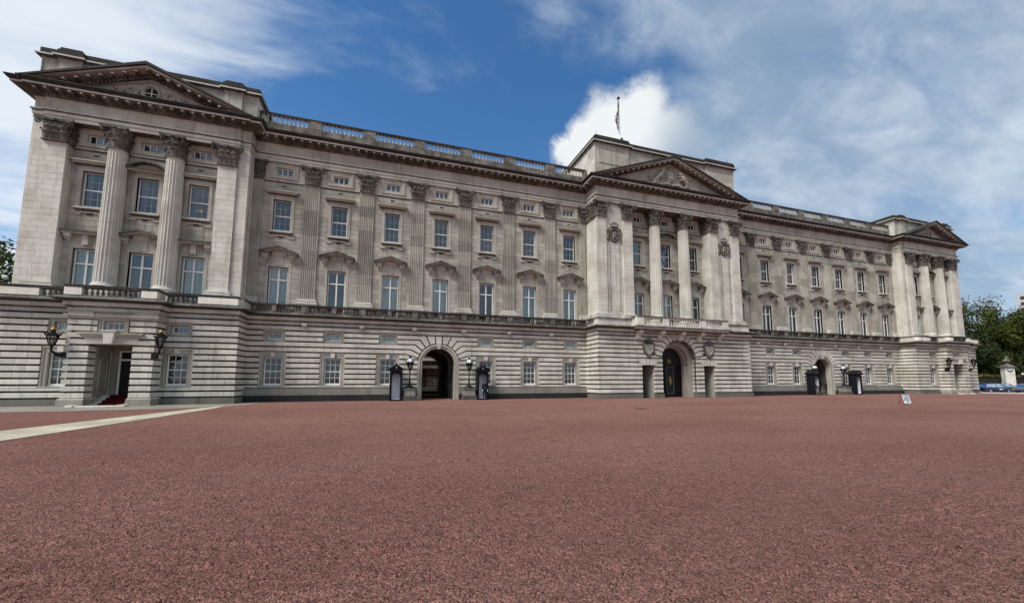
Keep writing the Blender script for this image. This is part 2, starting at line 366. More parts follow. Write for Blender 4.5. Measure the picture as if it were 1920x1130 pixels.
for i in range(len(ys)-1):
    off_ = 0.5 if i % 2 else 0.0; n = 3 if ys[i] < -9 else 2
    cuts = [0.0]+[min(0.95, (k+0.5+off_*0.8)/n) for k in range(n) if (k+0.5+off_*0.8)/n < 0.95]+[1.0]
    for a, c in zip(cuts[:-1], cuts[1:]):
        sl = MB('path'); sl.tone = random.uniform(0.80, 1.12); e = 0.008; P = []
        for y, fs in ((ys[i]+e, (a, c)), (ys[i+1]-e, (c, a))):
            l, r = lerp_at(L_, y), lerp_at(R2_, y)
            for f in fs: P.append((l+(r-l)*f+(e if f == a else -e), y))
        zt = 0.018+random.uniform(0, 0.004); n1 = sl.add([(x, y, 0.004) for x, y in P]); n2 = sl.add([(x, y, zt) for x, y in P])
        for k in range(4): sl.face((n1+k, n1+(k+1) % 4, n2+(k+1) % 4, n2+k))
        sl.face((n2, n2+1, n2+2, n2+3)); sl.build('paving_slab', PTH)
# scuffed surface of the gravel over the nearer forecourt
def relief(x, y):
    d_ = math.hypot(x-8.0138, y+32.6946); f = min(1, max(0, (d_-2.0)/1.5))*min(1, max(0, (27.0-d_)/6.0))
    p = Vector((x*0.8+y*0.2, y*1.25-x*0.2, 0.0))
    h = 0.55+0.5*mnoise.noise(p*1.1)+0.9*mnoise.noise(p*3.3+Vector((7, 3, 0)))-0.9*abs(mnoise.noise(p*6.1))+0.55*mnoise.noise(p*11.0)-0.4*abs(mnoise.noise(p*19.0))
    if y < -4.9 and x < lerp_at(R2_, max(-25.9, y))+0.25: f = 0.0 if x > lerp_at(R2_, max(-25.9, y))-0.02 else -1.0
    if abs(x-21.75) < 0.5 and abs(y+13.6) < 0.5: f = 0.0
    return 0.004+(f*0.045*max(0.0, h) if f >= 0 else -0.03)
g = MB('gravel'); NA, NR = 520, 330
for j in range(NR+1):
    d_ = 2.4*(27.2/2.4)**(j/NR)
    for i in range(NA+1):
        a_ = R_(17.7)+R_(-66+132*i/NA); x = 8.0138+d_*math.sin(a_); y = -32.6946+d_*math.cos(a_)
        g.v.append((x, y, relief(x, y)))
for j in range(NR):
    for i in range(NA): k = j*(NA+1)+i; g.face((k, k+1, k+NA+2, k+NA+1))
struct(g.build('gravel_bed', smooth=True))
# loose stones lying on the gravel near the camera
rp = random.Random(5); g = MB('pebble')
for i in range(42000):
    d_ = 4.0*(6.0**rp.random()); a_ = R_(17.7)+rp.uniform(-1.0, 1.0)
    x = 8.0138+d_*math.sin(a_)/max(0.35, math.cos(a_-R_(17.7))); y = -32.6946+d_*math.cos(a_)/max(0.35, math.cos(a_-R_(17.7)))
    r = rp.uniform(0.004, 0.008); c_, s_ = math.cos(i*1.7), math.sin(i*1.7)
    h_ = relief(x, y); n_ = g.add([(x+r*c_*1.3, y+r*s_*1.3, h_), (x-r*s_, y+r*c_, h_+r*0.1), (x-r*c_*1.2, y-r*s_*1.2, h_), (x+r*s_, y-r*c_, h_+r*0.1), (x+r*0.2, y, h_+r*0.9)]); tn = 0.8*rp.random()**1.8
    for k in range(4): g.face((n_+k, n_+(k+1) % 4, n_+4), None, tn)
g.build('gravel', kind='stuff')
g = MB('kerb'); g.prism([(79, 0.4), (82.4, -2.5), (85, -5.0), (97, -13), (110, -20), (112, -19), (98, -11.6), (86.3, -3.9), (83.5, -0.6), (80.5, 3)], 0.12, 0, F=lambda x, y, z: (x, z, y))
struct(g.build('kerb'))
g = MB('road'); g.quad((80.5, 3, 0.012), (98, -11.6, 0.012), (200, 30, 0.012), (150, 120, 0.012)); struct(g.build('road'))

# ------------------------------------------------------------------ palace
C = 34.2127
LC, RC = -7.93, 2*C+7.93
PAL = thing('palace', 'long pale stone palace front with three pediments, fluted pilasters and a roof balustrade', 'palace', (0, 0, 0))
GZ = [5.6, 5.2, 4.803, 4.406, 4.009, 3.612, 3.215, 2.818, 2.421, 2.024, 1.627, 1.23, 0.833, 0.436, 0.06][::-1]
mir = lambda x: 2*C-x
STONES = []                      # every single block of stone, sorted below into parts and stuff
CAMP = Vector((8.0138, -32.6946, 1.602))
def Ff(y0): return lambda u, d, z: (u, y0-d, z)               # face looking to -y
def Fl(x0): return lambda u, d, z: (x0-d, u, z)               # face looking to -x
def Fr(x0): return lambda u, d, z: (x0+d, u, z)               # face looking to +x
def block(F, u0, u1, z0, z1, d, ch, mat, tone, b0=0.0):
    b = MB(mat); b.tone = tone; cu = min(ch, 0.007)
    v = b.add([F(u, b0, z) for u, z in ((u0, z0), (u1, z0), (u1, z1), (u0, z1))])
    w1 = b.add([F(u, d-ch, z) for u, z in ((u0, z0), (u1, z0), (u1, z1), (u0, z1))])
    w2 = b.add([F(u, d, z) for u, z in ((u0+cu, z0+ch), (u1-cu, z0+ch), (u1-cu, z1-ch), (u0+cu, z1-ch))])
    for i in range(4):
        j = (i+1) % 4; b.face((v+i, v+j, w1+j, w1+i)); b.face((w1+i, w1+j, w2+j, w2+i))
    b.face((w2, w2+1, w2+2, w2+3))
    p = F((u0+u1)/2, d, (z0+z1)/2); r = Vector(p)-CAMP
    nrm = Vector(F(0, 1, 0))-Vector(F(0, 0, 0))
    cosv = abs(nrm.dot(r))/r.length
    STONES.append(((u1-u0)*(z1-z0)*cosv/r.length**2, b))
def courses(F, u0, u1, zs, holes=(), L=0.95, gh=0.10, gv=0.012, d=0.13, ch=0.02, mat='pale', tone=1.0, var=0.10, start=0.0, b0=0.0):
    for ci in range(len(zs)-1):
        za, zb = zs[ci], zs[ci+1]
        cuts = sorted({za, zb} | {z for h in holes for z in (h[2], h[3]) if za+0.03 < z < zb-0.03})
        for k in range(len(cuts)-1):
            a, b = cuts[k], cuts[k+1]
            iv = [(u0, u1)]
            for h in holes:
                if h[2] < b-0.04 and h[3] > a+0.04:
                    nv = []
                    for p, q in iv:
                        if h[1] <= p or h[0] >= q: nv.append((p, q)); continue
                        if h[0] > p+0.02: nv.append((p, h[0]))
                        if h[1] < q-0.02: nv.append((h[1], q))
                    iv = nv
            la = gh/2 if abs(a-za) < 1e-6 else 0.0; lb = gh/2 if abs(b-zb) < 1e-6 else 0.0
            for p, q in iv:
                js = []; x = start+(0.5*L if ci % 2 else 0.0)+math.floor((p-start)/L-1)*L
                while x < q:
                    if x > p+0.18*L and x < q-0.18*L: js.append(x+random.uniform(-0.06, 0.06)*L)
                    x += L
                e = [p]+js+[q]
                for i in range(len(e)-1):
                    block(F, e[i]+(gv/2 if i else 0), e[i+1]-(gv/2 if i < len(e)-2 else 0), a+la, b-lb, d+random.uniform(-0.004, 0.004), ch, mat, tone*random.uniform(1-var, 1+var*0.7), b0)
def wall(name, F, u0, u1, z0, z1, holes=(), rev=0.3, mat='stone', tone=1.0):
    b = MB(mat); b.tone = tone
    us = sorted({u0, u1} | {h[i] for h in holes for i in (0, 1) if u0 < h[i] < u1}); zs = sorted({z0, z1} | {h[i] for h in holes for i in (2, 3) if z0 < h[i] < z1})
    for i in range(len(us)-1):
        j = 0
        while j < len(zs)-1:
            um, zm = (us[i]+us[i+1])/2, (zs[j]+zs[j+1])/2
            if any(h[0] < um < h[1] and h[2] < zm < h[3] for h in holes): j += 1; continue
            e = j+1
            while e < len(zs)-1 and not any(h[0] < um < h[1] and h[2] < (zs[e]+zs[e+1])/2 < h[3] for h in holes): e += 1
            b.quad(F(us[i], 0, zs[j]), F(us[i+1], 0, zs[j]), F(us[i+1], 0, zs[e]), F(us[i], 0, zs[e])); j = e
    for h in holes:
        r = h[4] if len(h) > 4 else rev
        if r <= 0: continue
        a, c, d_, e_ = h[0], h[1], h[2], h[3]
        b.quad(F(a, 0, d_), F(a, 0, e_), F(a, -r, e_), F(a, -r, d_)); b.quad(F(c, 0, d_), F(c, -r, d_), F(c, -r, e_), F(c, 0, e_))
        b.quad(F(a, 0, e_), F(c, 0, e_), F(c, -r, e_), F(a, -r, e_)); b.quad(F(a, 0, d_), F(a, -r, d_), F(c, -r, d_), F(c, 0, d_))
    return b.build(name, PAL)

# --- window positions ---------------------------------------------------
RNG = [4*k for k in range(7)]; RNG2 = [mir(x) for x in RNG]
LPX = [LC-2.9, LC, LC+2.9]; RPX = [mir(x) for x in LPX]; CPX = [C-3.3, C, C+3.3]
hGF = lambda x: (x-0.60, x+0.60, 1.17, 3.22); hMZ = lambda x: (x-0.50, x+0.50, 4.52, 5.10)
hFF = lambda x: (x-0.66, x+0.66, 6.5, 9.99); hUP = lambda x: (x-0.60, x+0.60, 12.76, 15.18); hAT = lambda x: (x-0.58, x+0.58, 17.16, 17.76)
sGF = lambda x: (x-0.88, x+0.88, 1.03, 3.62); sMZ = lambda x: (x-0.72, x+0.72, 4.38, 5.30)
sFF = lambda x: (x-0.86, x+0.86, 6.5, 10.22); sUP = lambda x: (x-0.82, x+0.82, 12.5, 15.42); sAT = lambda x: (x-0.92, x+0.92, 16.8, 18.1)
ARX = 12.0; ARX2 = mir(12.0)
# --- upper walls --------------------------------------------------------
UPZ = [6.46+0.388*i for i in range(26)]+[16.60]
UPZ = [z for z in UPZ if z < 16.3]+[16.62]
for (x0, x1, xs, sgn) in ((-2.0, C-8.38, RNG, 1), (C+8.38, mir(-2.0), RNG2, 1)):
    hs = [f(x) for x in xs for f in (hFF, hUP, hAT)]
    wall('wall', Ff(-0.2), x0, x1, 6.4, 18.2, hs)
    ps = [x+2 for x in xs[:-1]] if xs is RNG else [x-2 for x in xs[:-1]]
    pil = [(p-0.5, p+0.5, 6.4, 18.2) for p in ps]
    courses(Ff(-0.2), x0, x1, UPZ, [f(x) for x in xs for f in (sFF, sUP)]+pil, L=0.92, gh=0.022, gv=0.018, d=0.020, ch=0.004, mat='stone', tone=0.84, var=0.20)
for xc, xs, yw in ((LC, LPX, -0.95), (RC, RPX, -0.95)):
    wall('wall', Ff(yw), xc-4.2, xc+4.2, 6.4, 18.2, [f(x) for x in xs for f in (hFF, hUP, hAT)])
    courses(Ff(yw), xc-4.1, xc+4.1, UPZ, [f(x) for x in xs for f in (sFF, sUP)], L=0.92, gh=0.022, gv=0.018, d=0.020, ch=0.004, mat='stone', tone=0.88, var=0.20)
wall('wall', Ff(-1.05), C-4.6, C+4.6, 6.4, 18.2, [f(x) for x in CPX for f in (hFF, hUP, hAT)])
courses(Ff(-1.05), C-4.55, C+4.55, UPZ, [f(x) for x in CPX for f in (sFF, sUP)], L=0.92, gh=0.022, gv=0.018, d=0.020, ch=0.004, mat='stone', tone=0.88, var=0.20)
# --- piers of the three pavilions ---------------------------------------
PZ = [7.55+0.388*i for i in range(24)]; PZ = [z for z in PZ if z < 16.5]+[16.66]
PZ2 = [6.46]+PZ
def pier(x0, x1, y, yb, strips, tone=1.0, zs=PZ2, left=True, right=True):
    # plain masonry pier: core, then ashlar facing; strips = raised pilaster bands (x0, x1, y)
    b = MB('pale'); b.box(x0+0.02, x1-0.02, y+0.02, yb, 6.4, 18.2); b.build('pier', PAL)
    hs = [(a, c, 6.4, 18.2) for a, c, _ in strips]
    courses(Ff(y+0.02), x0, x1, zs+[17.3, 18.1], hs, L=1.05, gh=0.012, gv=0.010, d=0.016, ch=0.003, mat='pale', tone=tone, var=0.07)
    if left: courses(Fl(x0+0.02), y, yb, zs+[17.3, 18.1], (), L=1.0, gh=0.012, gv=0.010, d=0.016, ch=0.003, mat='pale', tone=tone*0.97, var=0.07)
    if right: courses(Fr(x1-0.02), y, yb, zs+[17.3, 18.1], (), L=1.0, gh=0.012, gv=0.010, d=0.016, ch=0.003, mat='pale', tone=tone*0.97, var=0.07)
    for a, c, yy in strips:
        b = MB('pale'); b.box(a+0.02, c-0.02, yy+0.02, y+0.1, 6.4, 18.2)
        o = b.build('pilaster', PAL)
        courses(Ff(yy+0.02), a, c, zs, (), L=1.16, gh=0.012, gv=0.010, d=0.016, ch=0.003, mat='pale', tone=tone*1.03, var=0.06, start=a-0.35)
for xc in (LC, RC):
    pier(xc-5.95, xc-4.1, -1.42, -0.9, [(xc-5.25, xc-4.1, -1.55)], left=False)
    pier(xc+4.1, xc+5.95, -1.42, -0.9, [(xc+4.1, xc+5.25, -1.55)], right=False)
# outer and inner flanks of the end pavilions
for x, F in ((LC+5.95, Fr), (RC-5.95, Fl), (LC-5.95, Fl), (RC+5.95, Fr)):
    inner = x in (LC+5.95, RC-5.95); yb = -0.2 if inner else 14
    wall('wall', F(x), -0.9, yb, 6.4, 18.2, mat='pale')
    courses(F(x), -0.9, min(yb, 6), PZ2+[17.3, 18.1], (), L=1.0, gh=0.012, gv=0.010, d=0.016, ch=0.003, mat='pale', tone=0.95, var=0.07)
pier(C-8.4, C-4.55, -2.06, -1.0, [(C-8.4, C-7.36, -2.2), (C-5.6, C-4.55, -2.2)], tone=0.97)
pier(C+4.55, C+8.4, -2.06, -1.0, [(C+4.55, C+5.6, -2.2), (C+7.36, C+8.4, -2.2)], tone=0.97)
for x, F in ((C-8.38, Fl), (C+8.38, Fr)):
    wall('wall', F(x), -1.0, -0.2, 6.4, 18.2, mat='pale'); courses(F(x), -1.0, -0.22, PZ2+[17.3, 18.1], (), L=1.0, gh=0.012, gv=0.010, d=0.016, ch=0.003, mat='pale', tone=0.97, var=0.07)
# --- rusticated ground floor --------------------------------------------
def arch_pts(c, r, z0, n=22, a0=0.0, a1=math.pi): return [(c+r*math.cos(a0+(a1-a0)*i/n), z0+r*math.sin(a0+(a1-a0)*i/n)) for i in range(n+1)]
RUS = dict(L=1.12, gh=0.112, gv=0.008, d=0.14, ch=0.022, b0=-0.13, mat='pale', var=0.13)
SP = 2.86                                                       # springing of the carriage arches
for (x0, x1, xs, ax) in ((-1.9, C-8.56, RNG, ARX), (C+8.56, mir(-1.9), RNG2, ARX2)):
    gx = [x for x in xs if abs(x-ax) > 1]
    hs = [hGF(x) for x in gx]+[hMZ(x) for x in gx]+[(ax-1.62, ax+1.62, 0, 4.6, 0.0)]
    wall('wall', Ff(-0.06), x0, x1, 0, 6.0, hs, rev=0.15, mat='grime_shade')  # backing darkened in colour to deepen the shade in the grooves
    sh = [sGF(x) for x in gx]+[sMZ(x) for x in gx]
    hole = [(ax-1.68, ax+1.68, 0, 3.215), (ax-2.75, ax+2.75, 3.215, 5.2)]
    zz = [0.95]+[z for z in GZ if z > 1.0]
    courses(Ff(-0.2), x0, x1, zz, sh+hole, **RUS)
    for p, q in ((x0, ax-1.72), (ax+1.72, x1)):
        b = MB('stone'); b.tone = 0.50; b.box(p, q, -0.50, -0.05, 0.46, 0.95); b.build('plinth', PAL)
        b = MB('plinth'); b.box(p, q, -0.62, -0.05, 0, 0.46); b.build('plinth', PAL)
    # smooth moulded ring round the arch
    b = MB('stone'); b.tone = 0.9
    for ra, rb, ya, yb in ((1.33, 1.52, -0.28, -0.25), (1.52, 1.68, -0.36, -0.36)):
        A = [(ax+ra, 0.0)]+arch_pts(ax, ra, SP)+[(ax-ra, 0.0)]; B = [(ax+rb, 0.0)]+arch_pts(ax, rb, SP)+[(ax-rb, 0.0)]
        for i in range(len(A)-1):
            b.quad((A[i][0], ya, A[i][1]), (A[i+1][0], ya, A[i+1][1]), (B[i+1][0], yb, B[i+1][1]), (B[i][0], yb, B[i][1]))
        for Q in (A, B):
            for i in range(len(Q)-1): b.quad((Q[i][0], min(ya, yb), Q[i][1]), (Q[i+1][0], min(ya, yb), Q[i+1][1]), (Q[i+1][0], 0.3, Q[i+1][1]), (Q[i][0], 0.3, Q[i][1]))
    AR = b.build('archway', PAL)
    # wedge stones whose joints kink into the level courses
    ang = [98, 114, 128, 141, 153, 164]; zk = [5.2, 5.2, 4.803, 4.406, 4.009, 3.612]
    r0 = 1.70
    def jt(a, z, s=1):
        a = math.radians(a); p0 = (math.cos(a)*r0, SP+math.sin(a)*r0); t = (z-SP)/math.sin(a); return p0, (math.cos(a)*t, z)
    def wedge(pl, tone):
        for s in (1, -1):
            q = [(ax+s*(x-0.04 if x < -2.7 else x), z) for x, z in pl]; q = inset(q, 0.045)
            b = MB('pale'); b.tone = tone*random.uniform(0.93, 1.05); b.prism(q, -0.33, -0.2, ch=0.028); o = b.build('voussoir', PAL)
    arc = lambda a, b_: [(math.cos(math.radians(a+(b_-a)*i/4))*r0, SP+math.sin(math.radians(a+(b_-a)*i/4))*r0) for i in range(5)]
    for i in range(len(ang)-1):
        p0, p1 = jt(ang[i], zk[i]); q0, q1 = jt(ang[i+1], zk[i+1])
        if i == 0: pl = arc(ang[0], ang[1])+[q1, p1]
        elif zk[i] == zk[i+1]: pl = arc(ang[i], ang[i+1])+[q1, p1]
        else: pl = arc(ang[i], ang[i+1])+[q1, (-2.75, zk[i+1]), (-2.75, zk[i]), p1]
        wedge(pl, 1.0)
    p0, p1 = jt(164, 3.612); wedge(arc(164, 168)+[(-r0, 3.215), (-2.75, 3.215), (-2.75, 3.612), p1], 1.0)
    q0, q1 = jt(98, 5.2); qa, qb = jt(82, 5.2)
    b = MB('pale'); b.prism(inset([(ax+x, z) for x, z in arc(82, 98)+[q1, qb]], 0.04), -0.35, -0.2, ch=0.028); b.build('voussoir', PAL)
    b = MB('stone'); b.prism([(ax-0.13, 4.12), (ax+0.13, 4.12), (ax+0.20, 4.62), (ax-0.20, 4.62)], -0.46, 0.0, ch=0.03); b.build('keystone', AR)
    # vaulted passage through to the court
    b = MB('grime_shade'); b.tone = 0.8; Q = [(ax+1.33, 0.0)]+arch_pts(ax, 1.33, SP)+[(ax-1.33, 0.0)]
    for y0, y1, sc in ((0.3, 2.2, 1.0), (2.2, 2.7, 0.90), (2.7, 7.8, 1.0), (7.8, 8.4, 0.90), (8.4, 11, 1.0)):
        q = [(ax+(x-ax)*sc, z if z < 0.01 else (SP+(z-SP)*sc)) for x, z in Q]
        for i in range(len(q)-1): b.quad((q[i][0], y0, q[i][1]), (q[i+1][0], y0, q[i+1][1]), (q[i+1][0], y1, q[i+1][1]), (q[i][0], y1, q[i][1]))
        if sc < 1:
            for yy in (y0, y1):
                for i in range(len(q)-1): b.quad((q[i][0], yy, q[i][1]), (q[i+1][0], yy, q[i+1][1]), (Q[i+1][0], yy, Q[i+1][1]), (Q[i][0], yy, Q[i][1]))
    for s in (-1, 1): b.box(ax+s*1.33-0.05, ax+s*1.33+0.05, 0.3, 11, 2.60, 2.72)
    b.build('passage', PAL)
for xc, xs in ((LC, LPX), (RC, RPX)):
    x0, x1 = xc-6.1, xc+6.1; so = [xs[0], xs[2]]
    hs = [hGF(x) for x in so]+[hMZ(x) for x in so]+[(xc-1.2, xc+1.2, 0, 4.0, 0)]+[hMZ(xc)]
    wall('wall', Ff(-1.81), x0+0.14, x1-0.14, 0, 6.0, hs, rev=0.15, mat='grime_shade')  # pavilion groove backing carries painted shade too
    courses(Ff(-1.95), x0-0.13, x1+0.13, [z for z in GZ if z > 0.4], [sGF(x) for x in so]+[sMZ(x) for x in so]+[(xc-2.0, xc+2.0, 0, 5.7)], **RUS)
    for x, F in ((x0, Fl), (x1, Fr)):
        inner = (x > xc) == (xc is LC); yb = -0.2 if inner else 14
        wall('wall', F(x+(0.14 if x == x0 else -0.14)), -1.81, yb, 0, 6.0, mat='grime_shade')
        courses(F(x), -2.075, min(yb, 5) if not inner else -0.33, [z for z in GZ if z > 0.4], (), **{**RUS, 'L': 1.2})
    for p, q, r, t_ in ((x0-0.2, xc-2.05, -2.2, -1.75), (xc+2.05, x1+0.2, -2.2, -1.75), (x0-0.2, x0+0.15, -1.749, 6 if xc is LC else -0.64), (x1-0.15, x1+0.2, -1.749, -0.64 if xc is LC else 6)):
        b = MB('stone'); b.tone = 0.32; b.box(p, q, r, t_, 0, 0.40); b.build('plinth', PAL)
# centre block
x0, x1 = C-8.56, C+8.56; CY = -2.41
dr = [(C-4.17, C-2.80, 0, 2.95), (C+2.80, C+4.17, 0, 2.95)]
wall('wall', Ff(CY+0.14), x0+0.14, x1-0.14, 0, 6.0, [(C-1.9, C+1.9, 0, 5.2, 0)]+[d_+(1.6,) for d_ in dr], mat='grime_shade')  # shade-dark colour on the backing behind the centre grooves
for d_ in dr:
    b = MB('dark'); b.quad((d_[0], CY+1.6, 0), (d_[1], CY+1.6, 0), (d_[1], CY+1.6, 3), (d_[0], CY+1.6, 3)); b.build('side_door', PAL)
    b = MB('stone'); b.tone = 0.8; b.box(d_[1]-0.03, d_[1]+0.03, CY+0.1, CY+1.58, 0.0, 2.9); b.build('door_reveal', PAL)
zz = [z for z in GZ if z > 0.4]+[5.98]
courses(Ff(CY), x0-0.13, x1+0.13, zz, [d_[:2]+(0, 3.215) for d_ in dr]+[(C-1.95, C+1.95, 0, 3.62), (C-3.0, C+3.0, 3.612, 5.98), (C-4.45, C-2.5, 3.2, 3.6), (C+2.5, C+4.45, 3.2, 3.6)], **RUS)
for s in (-1, 1):      # little flat arch of three stones over each side door
    m_ = C+s*3.485
    for pl in ([(-0.12, 2.95), (0.12, 2.95), (0.17, 3.60), (-0.17, 3.60)], [(0.15, 2.95), (0.66, 2.95), (0.98, 3.215), (0.98, 3.60), (0.20, 3.60)], [(-0.66, 2.95), (-0.15, 2.95), (-0.20, 3.60), (-0.98, 3.60), (-0.98, 3.215)], [(0.70, 2.95), (0.98, 2.95), (0.98, 3.19)], [(-0.98, 2.95), (-0.70, 2.95), (-0.98, 3.19)]):
        b = MB('pale'); b.prism(inset([(m_+x, z) for x, z in pl], 0.03), CY-0.13, CY, ch=0.02); b.build('voussoir', PAL)
for x, F in ((x0, Fl), (x1, Fr)):
    wall('wall', F(x+(0.14 if x == x0 else -0.14)), CY+0.14, -0.06, 0, 6.0, mat='grime_shade'); courses(F(x), CY-0.125, -0.33, zz, (), **{**RUS, 'L': 1.08})
b = MB('stone'); b.tone = 0.42
for p, q in ((x0-0.22, C-4.2), (C-2.75, C-1.9), (C+1.9, C+2.75), (C+4.2, x1+0.22)): b = MB('stone'); b.tone = 0.30; b.box(p, q, CY-0.22, CY+0.15, 0, 0.40); b.build('plinth', PAL)
for p, q in ((x0-0.22, x0+0.15), (x1-0.15, x1+0.22)): b = MB('stone'); b.tone = 0.30; b.box(p, q, CY+0.151, -0.64, 0, 0.40); b.build('plinth', PAL)
# great arch: wedge stones run right to the opening, their ends turned round the edge
SPC = 3.41; RAD = 1.95
angc = [97, 110, 122, 134, 146, 158, 169]; zkc = [5.98, 5.98, 5.6, 5.2, 4.803, 4.406, 4.009]
def jc(a, z): a = math.radians(a); t = (z-SPC)/math.sin(a); return (math.cos(a)*RAD, SPC+math.sin(a)*RAD), (math.cos(a)*t, z)
arcc = lambda a, b_: [(math.cos(math.radians(a+(b_-a)*i/3))*RAD, SPC+math.sin(math.radians(a+(b_-a)*i/3))*RAD) for i in range(4)]
def wedge_c(pl):
    for s in (1, -1):
        b = MB('pale'); b.tone = random.uniform(0.93, 1.04); b.prism(inset([(C+s*(x-0.045 if x < -2.95 else x), z) for x, z in pl], 0.05), CY-0.13, CY+0.45, ch=0.035); b.build('voussoir', PAL)
for i in range(len(angc)-1):
    _, p1 = jc(angc[i], zkc[i]); _, q1 = jc(angc[i+1], zkc[i+1])
    if zkc[i] == zkc[i+1]: pl = arcc(angc[i], angc[i+1])+[q1, p1]
    else: pl = arcc(angc[i], angc[i+1])+[q1, (-3.0, zkc[i+1]), (-3.0, zkc[i]), p1]
    wedge_c(pl)
_, p1 = jc(169, 4.009); wedge_c(arcc(169, 174)+[(-3.0, 3.612), (-3.0, 4.009), p1])
_, k1 = jc(97, 5.98); _, k2 = jc(83, 5.98)
b = MB('pale'); b.prism(inset([(C+x, z) for x, z in arcc(83, 97)+[k1, k2]], 0.04), CY-0.2, CY+0.45, ch=0.03); b.build('keystone', PAL)
for i in range(len(GZ)-1):
    if GZ[i] > 0.4 and GZ[i] < 3.5:
        for s in (-1, 1):
            b = MB('pale'); b.tone = random.uniform(0.93, 1.04)
            b.box(C+s*1.95-(0.0 if s > 0 else 0.0), C+s*2.02, CY+0.02, CY+0.5, GZ[i]+0.05, GZ[i+1]-0.05); b.build('voussoir', PAL)
b = MB('grime_shade')
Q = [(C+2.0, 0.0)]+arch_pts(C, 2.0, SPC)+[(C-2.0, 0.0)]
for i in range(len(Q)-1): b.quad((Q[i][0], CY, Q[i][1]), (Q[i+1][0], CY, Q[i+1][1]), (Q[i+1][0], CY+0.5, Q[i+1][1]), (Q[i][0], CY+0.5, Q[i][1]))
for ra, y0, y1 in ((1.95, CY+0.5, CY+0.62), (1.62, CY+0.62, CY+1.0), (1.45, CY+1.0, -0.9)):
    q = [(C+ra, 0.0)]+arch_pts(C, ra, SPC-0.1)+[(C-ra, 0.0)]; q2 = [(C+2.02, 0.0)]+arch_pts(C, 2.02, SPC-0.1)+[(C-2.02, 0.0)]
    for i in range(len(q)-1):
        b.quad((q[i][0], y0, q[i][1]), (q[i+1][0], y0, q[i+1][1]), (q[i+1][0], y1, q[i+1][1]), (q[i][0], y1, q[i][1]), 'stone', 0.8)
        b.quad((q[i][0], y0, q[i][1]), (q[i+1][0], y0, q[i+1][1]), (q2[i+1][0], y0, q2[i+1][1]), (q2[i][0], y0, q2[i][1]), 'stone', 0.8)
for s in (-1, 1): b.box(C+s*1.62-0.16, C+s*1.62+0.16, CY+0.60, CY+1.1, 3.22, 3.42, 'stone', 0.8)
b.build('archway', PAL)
GY = -1.0
b = MB('black'); b.prism([(C+1.45, 0.0)]+arch_pts(C, 1.45, SPC-0.1)+[(C-1.45, 0.0)], GY+0.02, GY+0.1); GATE = b.build('gate', PAL)
for s in (-1, 1):
    b = MB('black'); x = C+s*0.98
    for p, q, r, t_ in ((-0.44, 0.44, 0.1, 0.2), (-0.44, 0.44, 3.0, 3.1), (-0.44, -0.34, 0.2, 3.0), (0.34, 0.44, 0.2, 3.0)): b.box(x+p, x+q, GY-0.06, GY+0.02, r, t_)
    for k in range(6): b.tube([(x-0.28+k*0.11, GY-0.02, 0.2), (x-0.28+k*0.11, GY-0.02, 3.0)], 0.018, 5)
    b.build('gate_leaf', GATE)
b = MB('black'); b.box(C-0.52, C+0.52, GY-0.1, GY+0.02, 0.05, 3.12)
for p, q, r, t_ in ((-0.40, 0.40, 0.35, 0.39), (-0.40, 0.40, 2.86, 2.90), (-0.40, -0.36, 0.39, 2.86), (0.36, 0.40, 0.39, 2.86)): b.box(C+p, C+q, GY-0.125, GY-0.1, r, t_, 'lead')
b.box(C-0.6, C+0.6, GY-0.14, GY, 3.12, 3.22); b.build('gate_panel', GATE)
b = MB('gold')
for (dx, dz_, r) in ((0, 1.95, 0.07), (0, 1.75, 0.13), (-0.10, 1.62, 0.08), (0.10, 1.60, 0.09), (0, 1.48, 0.11), (0.05, 1.33, 0.12), (-0.12, 1.85, 0.06), (0, 1.18, 0.06)):
    b.lathe([(0, r), (r*0.7, r*0.7), (r, 0), (r*0.7, -r*0.7), (0, -r)], 8, (C+dx, GY-0.13, dz_), sy=0.35)
b.build('gilded_crest', GATE, smooth=True)
b = MB('gold')
for k in range(7):
    a = math.radians(20+k*23.3); b.tube([(C, GY-0.05, 3.36), (C+0.30*math.cos(a), GY-0.05, 3.36+0.36*math.sin(a))], [0.05, 0.018], 5)
b.lathe([(0, 0.1), (0.08, 0.06), (0.1, 0), (0.06, -0.08), (0, -0.1)], 8, (C, GY-0.07, 3.42)); b.tube([(C-0.28, GY-0.05, 3.27), (C+0.28, GY-0.05, 3.27)], 0.03, 5); b.build('gilded_crown', GATE)
# --- capitals, columns, pilasters ----------------------------------------
def leaf(b, base, out, side, h, w_, curl, mat=None, tone=None):
    # an acanthus leaf: a strip that climbs the bell and curls outward at the tip
    rows = []
    for t, o in ((0, 0), (0.35, 0.02), (0.7, 0.05), (0.92, 0.12), (1.0, curl), (0.86, curl*1.25)):
        ww = w_*(0.42+0.58*math.sin(min(1, t+0.12)*2.1))*(0.55 if t >= 1 else 1)
        c = Vector(base)+Vector(out)*o+Vector((0, 0, h*t))
        rows.append(b.add([c-Vector(side)*ww, c+Vector(out)*0.035, c+Vector(side)*ww]))
    for i in range(len(rows)-1):
        for k in range(2): b.face((rows[i]+k, rows[i]+k+1, rows[i+1]+k+1, rows[i+1]+k), mat, tone)
def volute(b, c, ax, out, r, w_, mat=None):
    # spiral scroll: a thin coil swept about the axis 'ax'
    ax = Vector(ax); out = Vector(out); upv = Vector((0, 0, 1)); pts = []
    for i in range(15):
        a = 2.6-i*0.62; rr = r*(1-i/17.0); pts.append(Vector(c)+out*(rr*math.cos(a))+upv*(rr*math.sin(a)))
    for s in (-1, 1): b.tube([p+ax*w_*s for p in pts], [r*0.24*(1-i/26.0) for i in range(15)], 5, mat)
